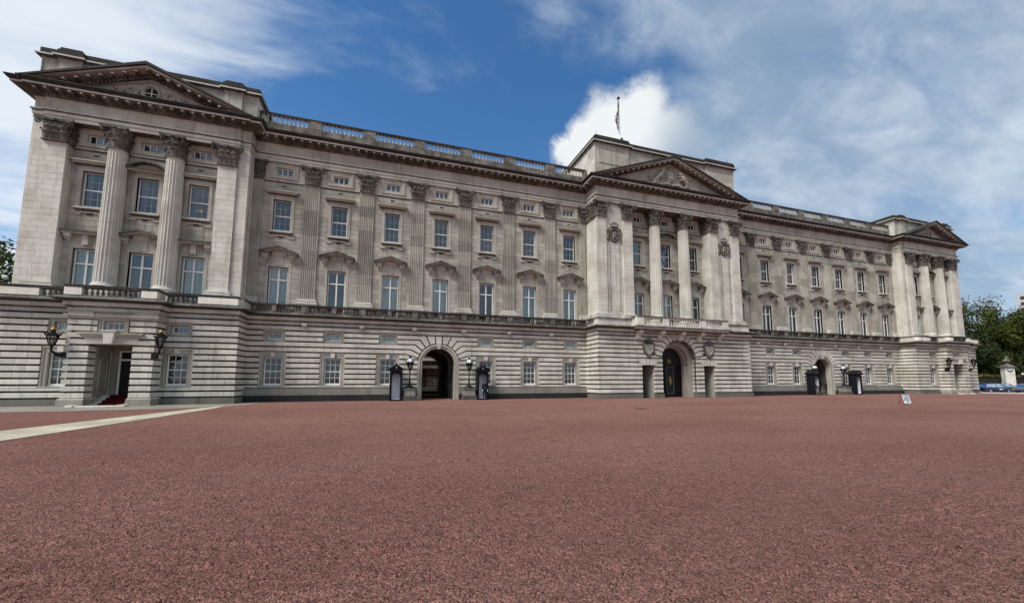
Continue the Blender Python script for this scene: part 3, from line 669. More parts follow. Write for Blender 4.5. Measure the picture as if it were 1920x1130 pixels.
def capital_flat(w0, w1, h, dep):
    # pilaster capital, front on y = 0, projecting to -y; origin at bottom centre
    b = MB('grime_shade')
    b.prism([(-w0, 0), (w0, 0), (w0*1.03, h*0.5), (w0*1.18, h*0.86), (-w0*1.18, h*0.86), (-w0*1.03, h*0.5)], -dep*0.4, dep)
    b.box(-w0-0.05, w0+0.05, -dep*0.4-0.06, dep, -0.07, 0.0)
    for n, z, hh, c in ((4, 0.02, h*0.36, 0.13), (3, h*0.10, h*0.54, 0.17)):
        for i in range(n):
            x = -w0+2*w0*(i+0.5)/n; leaf(b, (x, -dep*0.4, z), (0, -1, 0), (1, 0, 0), hh, w0/n*0.92, c)
    for s in (-1, 1):
        for q in (0.25, 0.75): leaf(b, (s*w0, -dep*0.4+dep*q, 0.03), (s, 0, 0), (0, 1, 0), h*0.5, dep*0.3, 0.13)
        d = Vector((s, -1, 0)).normalized()
        volute(b, (s*(w1-0.14), -dep*0.4-0.10, h*0.74), (d.y, -d.x, 0), d, 0.15, 0.05)
        volute(b, (s*0.17, -dep*0.4-0.05, h*0.72), (0, 1, 0), (s, 0, 0), 0.09, 0.03)
        b.tube([(s*0.1, -dep*0.4-0.02, h*0.4), (s*0.2, -dep*0.4-0.06, h*0.62), (s*(w1-0.2), -dep*0.4-0.10, h*0.86)], [0.03, 0.045, 0.05], 5)
    ab = [(-w1, h), (-w1, h*0.88), (w1, h*0.88), (w1, h)]
    top = [(-w1, -dep*0.4-0.22), (-w1*0.5, -dep*0.4-0.08), (0, -dep*0.4-0.05), (w1*0.5, -dep*0.4-0.08), (w1, -dep*0.4-0.22), (w1+0.02, -dep*0.4-0.16), (w1-0.1, dep), (-w1+0.1, dep), (-w1-0.02, -dep*0.4-0.16)]
    b.prism(top, h, h*0.88, F=lambda x, y, z: (x, z, y), cap0=True)
    b.lathe([(0, 0.11), (0.09, 0.07), (0.12, 0), (0.08, -0.09), (0, -0.11)], 7, (0, -dep*0.4-0.14, h*0.92), sy=0.7)
    return b
def capital_round(r0, w1, h):
    b = MB('grime_shade')
    b.lathe([(r0+0.06, -0.09), (r0+0.09, -0.045), (r0+0.05, 0.0), (r0, 0.01), (r0*1.0, h*0.45), (r0*1.22, h*0.86)], 20)
    for n, z, hh, c, ph in ((8, 0.02, h*0.36, 0.14, 0), (8, h*0.10, h*0.54, 0.18, 0.5)):
        for i in range(n):
            a = (i+ph)/n*2*math.pi; o = Vector((math.cos(a), math.sin(a), 0)); leaf(b, o*r0+Vector((0, 0, z)), o, Vector((-o.y, o.x, 0)), hh, r0*0.33, c)
    for sx in (-1, 1):
        for sy in (-1, 1):
            d = Vector((sx, sy, 0)).normalized(); volute(b, d*(w1*1.08)+Vector((0, 0, h*0.74)), (d.y, -d.x, 0), d, 0.15, 0.05)
    top = []
    for k in range(4):
        a = k*math.pi/2; ca, sa = math.cos(a), math.sin(a)
        for x, y in ((-w1, -w1), (-w1*0.5, -w1*0.86), (0, -w1*0.82), (w1*0.5, -w1*0.86)): top.append((x*ca-y*sa, x*sa+y*ca))
    b.prism(top, h, h*0.88, F=lambda x, y, z: (x, z, y), cap0=True)
    for k in range(4):
        a = k*math.pi/2; b.lathe([(0, 0.11), (0.12, 0), (0, -0.11)], 6, (math.sin(a)*w1*0.86, -math.cos(a)*w1*0.86, h*0.92))
    return b
def fluted_column():
    b = MB('pale'); seg = 80; rows = []
    for z, r in ((7.62, 0.62), (7.70, 0.565), (9.5, 0.56), (11.5, 0.55), (13.5, 0.53), (15.4, 0.505), (16.55, 0.49), (16.62, 0.53)):
        fl = 0.0 if z in (7.62, 16.62) else 0.045; v = []
        for i in range(seg):
            a = 2*math.pi*i/seg; rr = r-fl*abs(math.sin(a*10))**0.7 if fl else r
            v.append((rr*math.cos(a), rr*math.sin(a), z))
        rows.append(b.add(v))
    for j in range(len(rows)-1):
        tn = random.uniform(0.82, 0.90)
        for i in range(seg): b.face((rows[j]+i, rows[j]+(i+1) % seg, rows[j+1]+(i+1) % seg, rows[j+1]+i), None, tn)
    return b
def column_base(r):
    b = MB('pale'); b.tone = 0.95
    b.lathe([(r+0.16, 7.12), (r+0.20, 7.20), (r+0.16, 7.28), (r+0.07, 7.30), (r+0.05, 7.38), (r+0.09, 7.42), (r+0.12, 7.48), (r+0.07, 7.55), (r+0.04, 7.60), (0.4, 7.63)], 28)
    b.box(-r-0.2, r+0.2, -r-0.2, r+0.2, 6.4, 7.12); return b
CAPR = None; COLP = None
for x, y in [(LC-1.57, -1.35), (LC+1.57, -1.35), (RC-1.57, -1.35), (RC+1.57, -1.35), (C-1.70, -1.72), (C+1.70, -1.72)]:
    if COLP is None:
        COLP = fluted_column().build('column', PAL, smooth=False, loc=(x, y, 0))
        capital_round(0.50, 0.74, 1.40).build('capital', COLP, loc=(0, 0, 16.70)); column_base(0.57).build('base', COLP)
    else: clone(COLP, (x, y, 0), parent=PAL)
def fluted_pilaster():
    b = MB('stone'); b.tone = 0.80; hw = 0.54; zz_ = [7.62, 9.1, 9.9, 11.4, 12.6, 13.5, 14.6, 15.5, 16.62]
    xs = [-hw, -hw+0.05]; n = 7; fw_ = (2*hw-0.10)/n; prof = [(-hw, 0.15), (-hw, 0.0), (-hw+0.05, 0.0)]
    for i in range(n):
        x = -hw+0.05+i*fw_
        for t, d in ((0.14, 0), (0.24, 0.030), (0.5, 0.052), (0.76, 0.030), (0.86, 0)): prof.append((x+fw_*t, d))
    prof += [(hw-0.05, 0), (hw, 0), (hw, 0.15)]
    for j in range(len(zz_)-1):
        a = b.add([(x, y, zz_[j]) for x, y in prof]); c = b.add([(x, y, zz_[j+1]) for x, y in prof])
        tn = 0.80*random.choice((0.66, 0.74, 0.84, 0.95, 1.0)); mt = 'stone'
        for i in range(len(prof)-1): b.face((a+i, a+i+1, c+i+1, c+i), mt, tn if mt == 'stone' else 1.1)
    return b
def pil_base():
    b = MB('pale'); b.tone = 0.93
    for hw, y, z0, z1 in ((0.74, -0.17, 6.46, 7.22), (0.74, -0.20, 7.24, 7.36), (0.66, -0.12, 7.36, 7.44), (0.67, -0.14, 7.46, 7.56), (0.60, -0.06, 7.56, 7.63)): b.box(-hw, hw, y, 0.15, z0, z1)
    return b
CAPM = None
for rng in (RNG, RNG2):
    for i in range(6):
        x = (rng[i]+rng[i+1])/2
        o = fluted_pilaster().build('pilaster', PAL, loc=(x, -0.34, 0))
        if CAPM is None:
            CAPM = capital_flat(0.50, 0.84, 1.40, 0.16).build('capital', o, loc=(0, 0, 16.70)); BASM = pil_base().build('base', o)
        else:
            for q in (CAPM, BASM): c = q.copy(); COL.objects.link(c); c.parent = o
def add_cap(x, y, par, s=1.0, rz=0.0, half=False):
    c = CAPM.copy(); COL.objects.link(c); c.parent = par; c.location = Vector((x, y, 16.70))*K; c.rotation_euler = (0, 0, rz); c.scale = (s, 1, 1)
    c2 = BASM.copy(); COL.objects.link(c2); c2.parent = par; c2.location = Vector((x, y, 0))*K; c2.rotation_euler = (0, 0, rz); c2.scale = (s, 1, 1)
for xc in (LC, RC):
    for s in (-1, 1): add_cap(xc+s*4.675, -1.60, PAL, 1.12)
    s_in = 1 if xc is LC else -1
    add_cap(xc-4.1 if xc is LC else xc+4.1, -1.15, PAL, 0.55, R_(90 if xc is LC else -90))
for a, c in ((-8.4, -7.36), (-5.6, -4.55), (4.55, 5.6), (7.36, 8.4)): add_cap(C+(a+c)/2, -2.24, PAL, 1.04)
for x, r in ((C-4.55, 90), (C+4.55, -90)): add_cap(x, -1.62, PAL, 0.9, R_(r))
for x, r in ((C-8.44, -90), (C+8.44, 90)): add_cap(x, -1.65, PAL, 0.9, R_(r)); add_cap(x, -0.75, PAL, 0.6, R_(r))
for x in (LC+5.95+0.35, RC-5.95-0.35, C-8.4-0.42, C+8.4+0.42):
    add_cap(x, -0.34, PAL, 0.62)
    b = MB('stone'); b.tone = 0.75; b.box(x-0.32, x+0.32, -0.34, -0.2, 7.6, 16.7); 
    for k in range(4): b.box(x-0.27+k*0.14, x-0.20+k*0.14, -0.365, -0.34, 7.7, 16.6)
    b.build('pilaster', PAL)

# --- entablature ----------------------------------------------------------
def facade_path(yL, yS, yR_, yC, hs, hm, hc):
    h = [(LC-hs, 12), (LC-hs, yS), (LC-hm, yS), (LC-hm, yL), (LC+hm, yL), (LC+hm, yS), (LC+hs, yS), (LC+hs, yR_), (C-hc, yR_), (C-hc, yC)]
    return h+[(mir(x), y) for x, y in h[::-1]]
EP = facade_path(-1.57, -1.44, -0.36, -2.24, 5.97, 5.33, 8.42)
b = MB('stone'); b.tone = 1.02
b.sweep(EP, [(-0.95, 18.1), (0.0, 18.1), (0.0, 18.33), (0.045, 18.35), (0.045, 18.57), (0.12, 18.64), (0.12, 18.72), (-0.02, 18.76)], ['grime_shade']+['stone']*3+['grime_shade']*1+['stone']*2); b.build('architrave', PAL)  # underside coloured darker to deepen its shade
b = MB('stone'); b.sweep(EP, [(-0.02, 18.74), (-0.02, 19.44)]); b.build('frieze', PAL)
for (u0, u1, y) in ((LC-5.33, LC+5.33, -1.57), (LC+5.97, C-8.42, -0.36), (C-8.42, C+8.42, -2.24), (C+8.42, RC-5.97, -0.36), (RC-5.33, RC+5.33, -1.57)):
    courses(Ff(y+0.02), u0, u1, [18.76, 19.42], (), L=1.30, gh=0.01, gv=0.02, d=0.02, ch=0.005, mat='stone', tone=1.06 if abs(y) > 1 else 0.95, var=0.10)
for (x, F, y0, y1) in ((C-8.42, Fl, -2.22, -0.38), (LC+5.97, Fr, -1.42, -0.38)): courses(F(x), y0, y1, [18.76, 19.42], (), L=1.3, gh=0.01, gv=0.02, d=0.006, ch=0.003, mat='stone', tone=0.98)
CORN = [(-0.02, 19.40), (0.05, 19.44), (0.05, 19.50), (0.10, 19.50), (0.10, 19.62), (0.20, 19.66), (0.20, 19.80), (0.76, 19.83), (0.76, 19.95), (0.82, 19.97), (0.95, 20.12), (0.95, 20.18), (-0.3, 20.30)]
CM = ['stone', 'stone', 'grime_shade', 'grime_shade', 'grime_shade', 'grime_shade', 'grime_shade', 'pale', 'soot', 'soot', 'soot', 'soot']  # underside pieces coloured dark as painted shade, with grime besides
b = MB('grime_shade'); b.sweep(EP, CORN, CM); b.build('cornice', PAL)
def run(path, i0, step, fn):
    for a, c in zip(path[:-1], path[1:]):
        dx, dy = c[0]-a[0], c[1]-a[1]; l = math.hypot(dx, dy)
        if l < 0.5 or max(a[1], c[1]) > 5: continue
        nx, ny = dy/l, -dx/l; n = max(1, round(l/step))
        for k in range(n):
            t = (k+0.5)/n*l; fn((a[0]+dx/l*t, a[1]+dy/l*t), (dx/l, dy/l), (nx, ny))
def bit(b, p, t, n, w_, d0, d1, z0, z1, mat=None, tone=None):
    F = lambda u, d, z: (p[0]+t[0]*u+n[0]*d, p[1]+t[1]*u+n[1]*d, z); b.box(-w_/2, w_/2, d0, d1, z0, z1, mat, tone, F)
mo = MB('grime_shade'); de = MB('grime_shade')
def modil(p, t, n):
    bit(mo, p, t, n, 0.22, 0.18, 0.62, 19.70, 19.82, tone=1.25); bit(mo, p, t, n, 0.15, 0.62, 0.70, 19.72, 19.80, 'pale', 0.9)
run(EP, 0, 0.58, modil); run(EP, 0, 0.19, lambda p, t, n: bit(de, p, t, n, 0.11, 0.09, 0.18, 19.51, 19.62, tone=1.2))
mo.build('modillions', PAL, kind='stuff'); de.build('dentils', PAL, kind='stuff')
# string course below the attic windows and small mouldings
for a, c, y in ((-1.98, C-8.4, -0.2), (C+8.4, mir(-1.98), -0.2), (LC-4.1, LC+4.1, -0.95), (RC-4.1, RC+4.1, -0.95), (C-4.55, C+4.55, -1.05)):
    b = MB('stone'); b.box(a, c, y-0.10, y, 16.63, 16.72); b.box(a, c, y-0.055, y, 16.54, 16.63, 'grime_shade'); b.build('string_course', PAL)

# --- windows ---------------------------------------------------------------
def ring(b, hw, z0, z1, t, y0, y1, mat='white', sill=None):
    b.box(-hw, -hw+t, y0, y1, z0, z1, mat); b.box(hw-t, hw, y0, y1, z0, z1, mat)
    b.box(-hw+t, hw-t, y0, y1, z1-t, z1, mat); b.box(-hw+t, hw-t, y0, y1, z0, z0+(sill or t), mat)
def pane(x0, x1, z0, z1, y=0.0):
    b = MB('glass'); b.box(x0, x1, y, y+0.012, z0, z1); return b
def curtain(hw, z0, z1, mat, y=0.14, gap=0.0):
    b = MB(mat); n = 30
    for s in ((-1, 1) if gap else (0,)):
        xa, xb = (-hw, hw) if s == 0 else ((-hw, -gap) if s < 0 else (gap, hw))
        a = b.add([(xa+(xb-xa)*i/n, y+0.035*math.sin(i*1.9), z0) for i in range(n+1)]); c = b.add([(xa+(xb-xa)*i/n, y+0.035*math.sin(i*1.9), z1) for i in range(n+1)])
        for i in range(n): b.face((a+i, a+i+1, c+i+1, c+i))
    return b
def back(hw, z0, z1): b = MB('dark'); b.box(-hw, hw, 0.32, 0.36, z0, z1); return b
PROTO = {}; VAR = {}; rw = random.Random(21)
def put(kind, x, y):
    """one window: white frame with its panes, curtain, stone surround and head"""
    if kind in PROTO:
        o = clone(PROTO[kind], (x, y, 0), parent=PAL)
        for c in o.children:
            if c.name.startswith('curtain'):
                c.data = rw.choice(VAR[kind])
        return o
    b = MB('white'); ex = []; s = MB('stone'); s.tone = 0.74 if kind[:2] in ('gf', 'mz') else 0.90
    if kind[:2] == 'gf':
        ring(b, 0.575, 1.19, 3.20, 0.07, -0.05, 0.06, sill=0.13); b.box(-0.60, 0.60, -0.09, 0.02, 1.17, 1.24)
        b.box(-0.51, 0.51, -0.03, 0.05, 2.17, 2.24)
        for zz_ in (1.72, 2.70): b.box(-0.51, 0.51, -0.015, 0.03, zz_, zz_+0.030)
        for xx in (-0.175, 0.175): b.box(xx-0.015, xx+0.015, -0.015, 0.03, 1.30, 3.14)
        ps = [pane(-0.51, 0.51, 1.3, 2.18, 0.012), pane(-0.51, 0.51, 2.22, 3.14, 0.010)]
        ex = [('curtain', curtain(0.52, 1.25, 2.15, 'net3', 0.16)), ('interior', back(0.62, 1.1, 3.3))]
        for p, q, r, t_ in ((-0.86, -0.60, 1.05, 3.60), (0.60, 0.86, 1.05, 3.60), (-0.60, 0.60, 3.22, 3.60)): s.box(p, q, -0.235, -0.02, r, t_)
        for p, q, r, t_ in ((-0.865, -0.78, 1.05, 3.60), (0.78, 0.865, 1.05, 3.60), (-0.78, 0.78, 3.50, 3.60)): s.box(p, q, -0.275, -0.235, r, t_, tone=1.0)
        s.box(-0.14, 0.14, -0.36, -0.235, 3.24, 3.585, 'pale', 1.0); s.box(-0.88, 0.88, -0.33, -0.02, 1.03, 1.165, 'stone')
    elif kind == 'mz':
        ring(b, 0.475, 4.54, 5.07, 0.05, -0.06, 0.05); ring(b, 0.40, 4.62, 5.0, 0.025, -0.03, 0.03)
        for xx in (-0.13, 0.13): b.box(xx-0.010, xx+0.010, -0.01, 0.025, 4.64, 4.98)
        ps = [pane(-0.42, 0.42, 4.6, 5.02)]; ex = [('curtain', curtain(0.44, 4.55, 5.05, 'net2', 0.10)), ('interior', back(0.5, 4.45, 5.15))]
        for p, q, r, t_ in ((-0.71, -0.5, 4.39, 5.29), (0.5, 0.71, 4.39, 5.29), (-0.5, 0.5, 5.10, 5.29), (-0.5, 0.5, 4.39, 4.52)): s.box(p, q, -0.24, -0.02, r, t_)
        for p, q, r, t_ in ((-0.715, -0.65, 4.385, 5.295), (0.65, 0.715, 4.385, 5.295), (-0.65, 0.65, 5.235, 5.295)): s.box(p, q, -0.275, -0.24, r, t_)
    elif kind[:2] == 'ff':
        ring(b, 0.635, 6.52, 9.965, 0.075, -0.05, 0.06); b.box(-0.05, 0.05, -0.055, 0.06, 6.6, 9.9); b.box(-0.56, 0.56, -0.065, 0.065, 8.97, 9.06)
        ps = [pane(-0.56, -0.05, 6.6, 8.97), pane(0.05, 0.56, 6.6, 8.97), pane(-0.56, -0.05, 9.06, 9.9), pane(0.05, 0.56, 9.06, 9.9)]
        if kind[-1] == 'd': cu = curtain(0.60, 6.5, 8.95, 'net', 0.13, 0.03); cu = curtain(0.60, 6.5, 9.95, 'net3', 0.13, 0.05)
        else: cu = curtain(0.60, 6.5, 9.95, 'net', 0.13)
        ex = [('curtain', cu), ('interior', back(0.72, 6.4, 10.05))]
        for p, q, r, t_ in ((-0.85, -0.66, 6.46, 10.2), (0.66, 0.85, 6.46, 10.2), (-0.66, 0.66, 9.99, 10.2)): s.box(p, q, -0.245, -0.02, r, t_)
        s.box(-1.06, 1.06, -0.235, -0.2, 10.2, 10.86); s.box(-0.30, 0.30, -0.275, -0.2, 10.1, 10.84, tone=0.86)
        hd = MB('stone'); hd.tone = 0.9
        for q in (-1, 1):
            x_ = q*0.86; hd.box(x_-0.18, x_+0.18, -0.55, -0.2, 10.66, 10.86); hd.box(x_-0.15, x_+0.15, -0.46, -0.2, 10.52, 10.66); hd.box(x_-0.12, x_+0.12, -0.34, -0.2, 10.38, 10.52)
        if 'gable' in kind:
            for q in (-1, 1):
                hd.prism([(q*1.28, 10.98), (q*1.28, 11.06), (0, 11.50), (0, 11.36)], -0.72, -0.2, 'grime_shade'); hd.prism([(q*1.20, 10.90), (q*1.22, 10.98), (0, 11.37), (0, 11.27)], -0.62, -0.2)
                hd.box(min(q*1.27, q*0.52), max(q*1.27, q*0.52), -0.70, -0.2, 10.90, 10.99, 'grime_shade'); hd.box(min(q*1.18, q*0.60), max(q*1.18, q*0.60), -0.58, -0.2, 10.83, 10.90)
            hd.prism([(-0.52, 10.84), (0.52, 10.84), (0.52, 11.14), (0, 11.3), (-0.52, 11.14)], -0.30, -0.2)
        else:
            hd.box(-1.22, 1.22, -0.66, -0.2, 10.98, 11.08, 'grime_shade'); hd.box(-1.16, 1.16, -0.58, -0.2, 10.86, 10.98)
            hd.box(-0.16, 0.16, -0.40, -0.2, 10.2, 10.86, 'stone', 1.0)
        ex.append(('window_head', hd))
    elif kind[:2] == 'up':
        ring(b, 0.575, 12.79, 15.16, 0.05, -0.05, 0.06, sill=0.10)
        b.box(-0.52, 0.52, -0.04, 0.05, 13.93, 14.0)
        for zz_ in (13.38, 14.55): b.box(-0.52, 0.52, -0.010, 0.025, zz_, zz_+0.018, 'grey')
        for xx in (-0.175, 0.175): b.box(xx-0.009, xx+0.009, -0.012, 0.025, 12.87, 15.1, 'grey')
        ps = [pane(-0.52, 0.52, 12.87, 13.95, 0.012), pane(-0.52, 0.52, 13.98, 15.1, 0.010)]
        ex = [('curtain', curtain(0.5, 12.8, 15.12, 'net2', 0.12, 0.04)), ('interior', back(0.64, 12.7, 15.25))]
        for p, q, r, t_ in ((-0.81, -0.60, 12.74, 15.40), (0.60, 0.81, 12.74, 15.40), (-0.60, 0.60, 15.18, 15.40)): s.box(p, q, -0.26, -0.02, r, t_)
        s.box(-0.70, 0.70, -0.245, -0.2, 15.40, 15.56)
        si = MB('stone'); si.box(-0.80, 0.80, -0.44, 0.0, 12.60, 12.72); si.box(-0.76, 0.76, -0.36, 0.0, 12.52, 12.60, 'grime_shade')
        for q in (-1, 1): si.box(min(q*0.50, q*0.90), max(q*0.50, q*0.90), -0.31, -0.2, 12.20, 12.29)
        for q in (-1, 1): si.box(min(q*0.44, q*0.52), max(q*0.44, q*0.52), -0.31, -0.2, 12.24, 12.40)
        si.box(-0.46, 0.46, -0.31, -0.2, 12.34, 12.42); si.box(-0.16, 0.16, -0.28, -0.2, 12.22, 12.34, 'soot')
        ex.append(('sill', si)); hd = MB('stone'); hd.tone = 0.9
        if 'seg' in kind:
            hd.box(-1.10, 1.10, -0.56, -0.2, 15.56, 15.66); hd.box(-1.16, 1.16, -0.64, -0.2, 15.66, 15.74, 'grime_shade')
            A = [(1.16*math.sin(R_(-60+120*i/14))/math.sin(R_(60)), 15.74+0.52*(math.cos(R_(-60+120*i/14))-0.5)/0.5) for i in range(15)]
            for i in range(14):
                p, q = A[i], A[i+1]; hd.prism([p, q, (q[0]*0.93, q[1]-0.11), (p[0]*0.93, p[1]-0.11)], -0.66, -0.2, 'grime_shade')
            hd.prism([(x_*0.9, max(15.74, z_-0.12)) for x_, z_ in A], -0.3, -0.2)
            if 'carved' in kind:
                for k in range(5): hd.tube([(-0.6+0.3*k-0.12, -0.33, 15.85), (-0.6+0.3*k, -0.40, 16.02), (-0.6+0.3*k+0.12, -0.33, 15.88)], [0.04, 0.07, 0.04], 5)
        elif 'gable' in kind:
            hd.box(-1.04, 1.04, -0.5, -0.2, 15.56, 15.66); hd.box(-1.12, 1.12, -0.6, -0.2, 15.66, 15.74, 'grime_shade')
            for q in (-1, 1): hd.prism([(q*1.14, 15.74), (q*1.14, 15.82), (0, 16.24), (0, 16.12)], -0.62, -0.2, 'grime_shade')
            hd.prism([(-1, 15.74), (1, 15.74), (0, 16.14)], -0.3, -0.2)
        else:
            hd.box(-1.06, 1.06, -0.50, -0.2, 15.62, 15.74); hd.box(-1.13, 1.13, -0.60, -0.2, 15.74, 15.84); hd.box(-1.0, 1.0, -0.38, -0.2, 15.55, 15.62, 'grime_shade'); hd.box(-1.10, 1.10, -0.56, -0.2, 15.84, 15.89, 'soot')
        ex.append(('window_head', hd))
    elif kind == 'at':
        ring(b, 0.56, 17.17, 17.74, 0.05, -0.05, 0.05)
        for xx in (-0.18, 0.18): b.box(xx-0.028, xx+0.028, -0.04, 0.04, 17.22, 17.69)
        ps = [pane(-0.51, -0.21, 17.22, 17.69), pane(-0.15, 0.15, 17.22, 17.69), pane(0.21, 0.51, 17.22, 17.69)]
        ex = [('curtain', curtain(0.5, 17.15, 17.75, 'net2', 0.12)), ('interior', back(0.6, 17.1, 17.8))]
        # splayed stone lining, narrowing to the sash
        o_ = [(-0.92, 16.92), (0.92, 16.92), (0.92, 18.08), (-0.92, 18.08)]; i_ = [(-0.57, 17.16), (0.57, 17.16), (0.57, 17.76), (-0.57, 17.76)]
        q_ = [(-0.80, 17.00), (0.80, 17.00), (0.80, 18.02), (-0.80, 18.02)]
        A = s.add([(x_, -0.27, z_) for x_, z_ in o_]); B = s.add([(x_, -0.27, z_) for x_, z_ in q_]); D_ = s.add([(x_, -0.05, z_) for x_, z_ in i_])
        for k in range(4): j = (k+1) % 4; s.face((A+k, A+j, B+j, B+k)); s.face((B+k, B+j, D_+j, D_+k), None, 0.98)
        s.box(-0.95, 0.95, -0.30, -0.2, 16.84, 16.92); s.box(-0.16, 0.16, -0.235, -0.2, 16.26, 16.34, 'dark')
        for q in (-1, 1): s.box(min(q*0.92, q*0.96), max(q*0.92, q*0.96), -0.27, -0.2, 16.92, 18.08)
    o = b.build('window', PAL, loc=(x, y, 0))
    for p in ps: p.build('pane', o)
    s.build('surround', o)
    for nm, m_ in ex: m_.build(nm, o)
    PROTO[kind] = o
    h = {'gf': (0.52, 1.25, 3.1), 'mz': (0.44, 4.55, 5.05), 'ff': (0.60, 6.5, 9.95), 'up': (0.52, 12.8, 15.12), 'at': (0.5, 17.15, 17.75)}[kind[:2]]
    cur = [c for c in o.children if c.name.startswith('curtain')][0]; vs = [cur.data]*2
    if kind.endswith('_d'): vs = [curtain(0.6, 6.5, 9.95, mm, 0.13, gg).build('curtain') for mm, gg in (('teal', 0), ('teal', 0.06), ('net3', 0.05), ('net2', 0.0))]; VAR[kind] = [q.data for q in vs]; [bpy.data.objects.remove(q) for q in vs]; return o
    for mt_, gp, zf in {'gf': (('net3', 0.2, 1), ('net2', 0.0, 0.45), ('net3', 0.0, 0.6)), 'mz': (('net2', 0.1, 1), ('net', 0.0, 1)), 'ff': (('net', 0.08, 1), ('net2', 0.0, 1), ('net', 0.0, 1)), 'up': (('net2', 0.12, 1), ('net2', 0.0, 1), ('net', 0.05, 1)), 'at': (('net2', 0.15, 1), ('net3', 0.0, 1))}[kind[:2]]:
        q = curtain(h[0], h[1], h[1]+(h[2]-h[1])*zf, mt_, 0.13, gp).build('curtain'); vs.append(q.data); bpy.data.objects.remove(q)
    VAR[kind] = vs; return o
for i, rng in enumerate((RNG, RNG2)):
    for k, x in enumerate(rng):
        if k != 3: put('gf', x, 0.0); put('mz', x, 0.0)
        put('ff_gable_d' if (k == 4 and i == 0) or i == 1 else 'ff_gable', x, 0.0); put('up', x, 0.0); put('at', x, 0.0)
for xs, sg in ((LPX, 0), (RPX, 1)):
    for k, x in enumerate(xs):
        if k != 1: put('gf', x, -1.75); put('mz', x, -1.75)
        put('ff_gable' if k == 1 else 'ff_flat', x, -0.75)
        put(('up_gable' if sg else 'up_seg') if k == 1 else 'up', x, -0.75); put('at', x, -0.75)
for k, x in enumerate(CPX):
    put('ff_gable_d', x, -0.85); put('up_seg_carved' if k == 1 else 'up', x, -0.85); put('at', x, -0.85)
# --- balcony slab and its mouldings, following the plan of the ground floor -----
def gf_path(dR=0.0):
    h = [(LC-6.1, 12), (LC-6.1, -2.08), (LC-2.15, -2.08), (LC-2.15, -3.05), (LC+2.15, -3.05), (LC+2.15, -2.08), (LC+6.1, -2.08), (LC+6.1, -0.33), (C-8.56, -0.33), (C-8.56, -2.54)]
    return h+[(mir(x), y) for x, y in h[::-1]]
b = MB('stone'); GP = gf_path()
b.sweep(GP, [(-0.1, 5.62), (0.05, 5.64), (0.05, 5.86), (0.12, 5.90), (0.20, 5.96), (0.20, 6.20), (0.50, 6.26), (0.56, 6.28), (0.56, 6.36), (0.40, 6.47), (-0.45, 6.47)], ['grime_shade', 'stone', 'grime_shade', 'grime_shade', 'pale', 'soot', 'soot', 'soot', 'grime_shade', 'grime_shade'])
b.build('balcony_slab', PAL)
b = MB('stone')
for rng in (RNG, RNG2):
    for i in range(6): x = (rng[i]+rng[i+1])/2; b.box(x-0.17, x+0.17, -0.60, -0.3, 5.60, 5.80, tone=1.1)
for rng in (RNG, RNG2):
    for i in range(6):
        x = (rng[i]+rng[i+1])/2; q = MB('stone'); q.box(x-0.17, x+0.17, -0.62, -0.3, 5.58, 5.80, tone=1.1); q.box(x-0.14, x+0.14, -0.54, -0.3, 5.50, 5.58); q.build('console', PAL)
# --- balustrades ------------------------------------------------------------
def baluster_prof(h, r):
    return [(r*0.95, 0), (r*0.95, h*0.08), (r*0.55, h*0.12), (r*0.75, h*0.22), (r*1.0, h*0.34), (r*0.85, h*0.48), (r*0.45, h*0.68), (r*0.40, h*0.80), (r*0.62, h*0.86), (r*0.95, h*0.90), (r*0.95, h)]
def roof_prof(h, r): return [(r, 0), (r, h*0.05), (r*0.80, h*0.09), (r*0.95, h*0.22), (r*0.78, h*0.36), (r*0.50, h*0.52), (r*0.42, h*0.66), (r*0.55, h*0.78), (r*0.75, h*0.91), (r, h*0.96), (r, h)]
BALM = {}
def balustrade(name, u0, u1, y, z0, zb0, zb1, z1, piers, step, mat='grime_shade', r=0.085, thick=0.18, single=True, tone=1.0, piermat=None, prof=None, bmat=None):
    prof = prof or baluster_prof
    """rail, base and pier blocks in one mesh; the balusters are its children"""
    b = MB(mat); b.tone = tone
    b.box(u0, u1, y-thick, y+thick, z0, zb0); b.box(u0, u1, y-thick-0.01, y+thick+0.01, zb1, zb1+(z1-zb1)*0.45); b.box(u0, u1, y-thick-0.05, y+thick+0.05, zb1+(z1-zb1)*0.45, z1, 'soot' if mat != 'pale' else 'grime_shade', 1.3)
    for x, h in piers:
        a, c = max(u0, x-h), min(u1, x+h)
        b.box(a, c, y-thick-0.02, y+thick+0.02, zb0-0.001, zb1+0.001, piermat or mat, tone*1.15)
    o = b.build(name, PAL)
    key = (round(zb1-zb0, 3), r, bmat or mat)
    ed = sorted(piers); spans = []; x = u0
    for px, h in ed:
        if px-h > x+0.05: spans.append((x, px-h))
        x = max(x, px+h)
    if u1 > x+0.05: spans.append((x, u1))
    acc = MB(mat)
    for a, c in spans:
        n = max(1, round((c-a)/step)); 
        for i in range(n):
            xx = a+(c-a)*(i+0.5)/n
            if single:
                if key not in BALM:
                    m = MB(bmat or mat); m.tone = 0.8 if bmat else 1.1; m.lathe(prof(zb1-zb0, r), 10); BALM[key] = m.build('baluster', o, smooth=True); q = BALM[key]
                else: q = BALM[key].copy(); COL.objects.link(q); q.parent = o
                q.location = Vector((xx, y, zb0))*K
            else: acc.lathe(prof(zb1-zb0, r), 8, (xx, y, zb0))
    if not single and acc.f: acc.build('balusters', o, smooth=True, kind='stuff')
    return o
NB = lambda rng: [(x, 0.15) for x in rng]+[((rng[i]+rng[i+1])/2, 0.25) for i in range(6)]
balustrade('balustrade', -1.75, C-8.75, -0.58, 6.46, 6.55, 6.98, 7.12, NB(RNG), 0.235, r=0.085)
balustrade('balustrade', C+8.75, mir(-1.75), -0.58, 6.46, 6.55, 6.98, 7.12, NB(RNG2), 0.235, r=0.085, single=False)
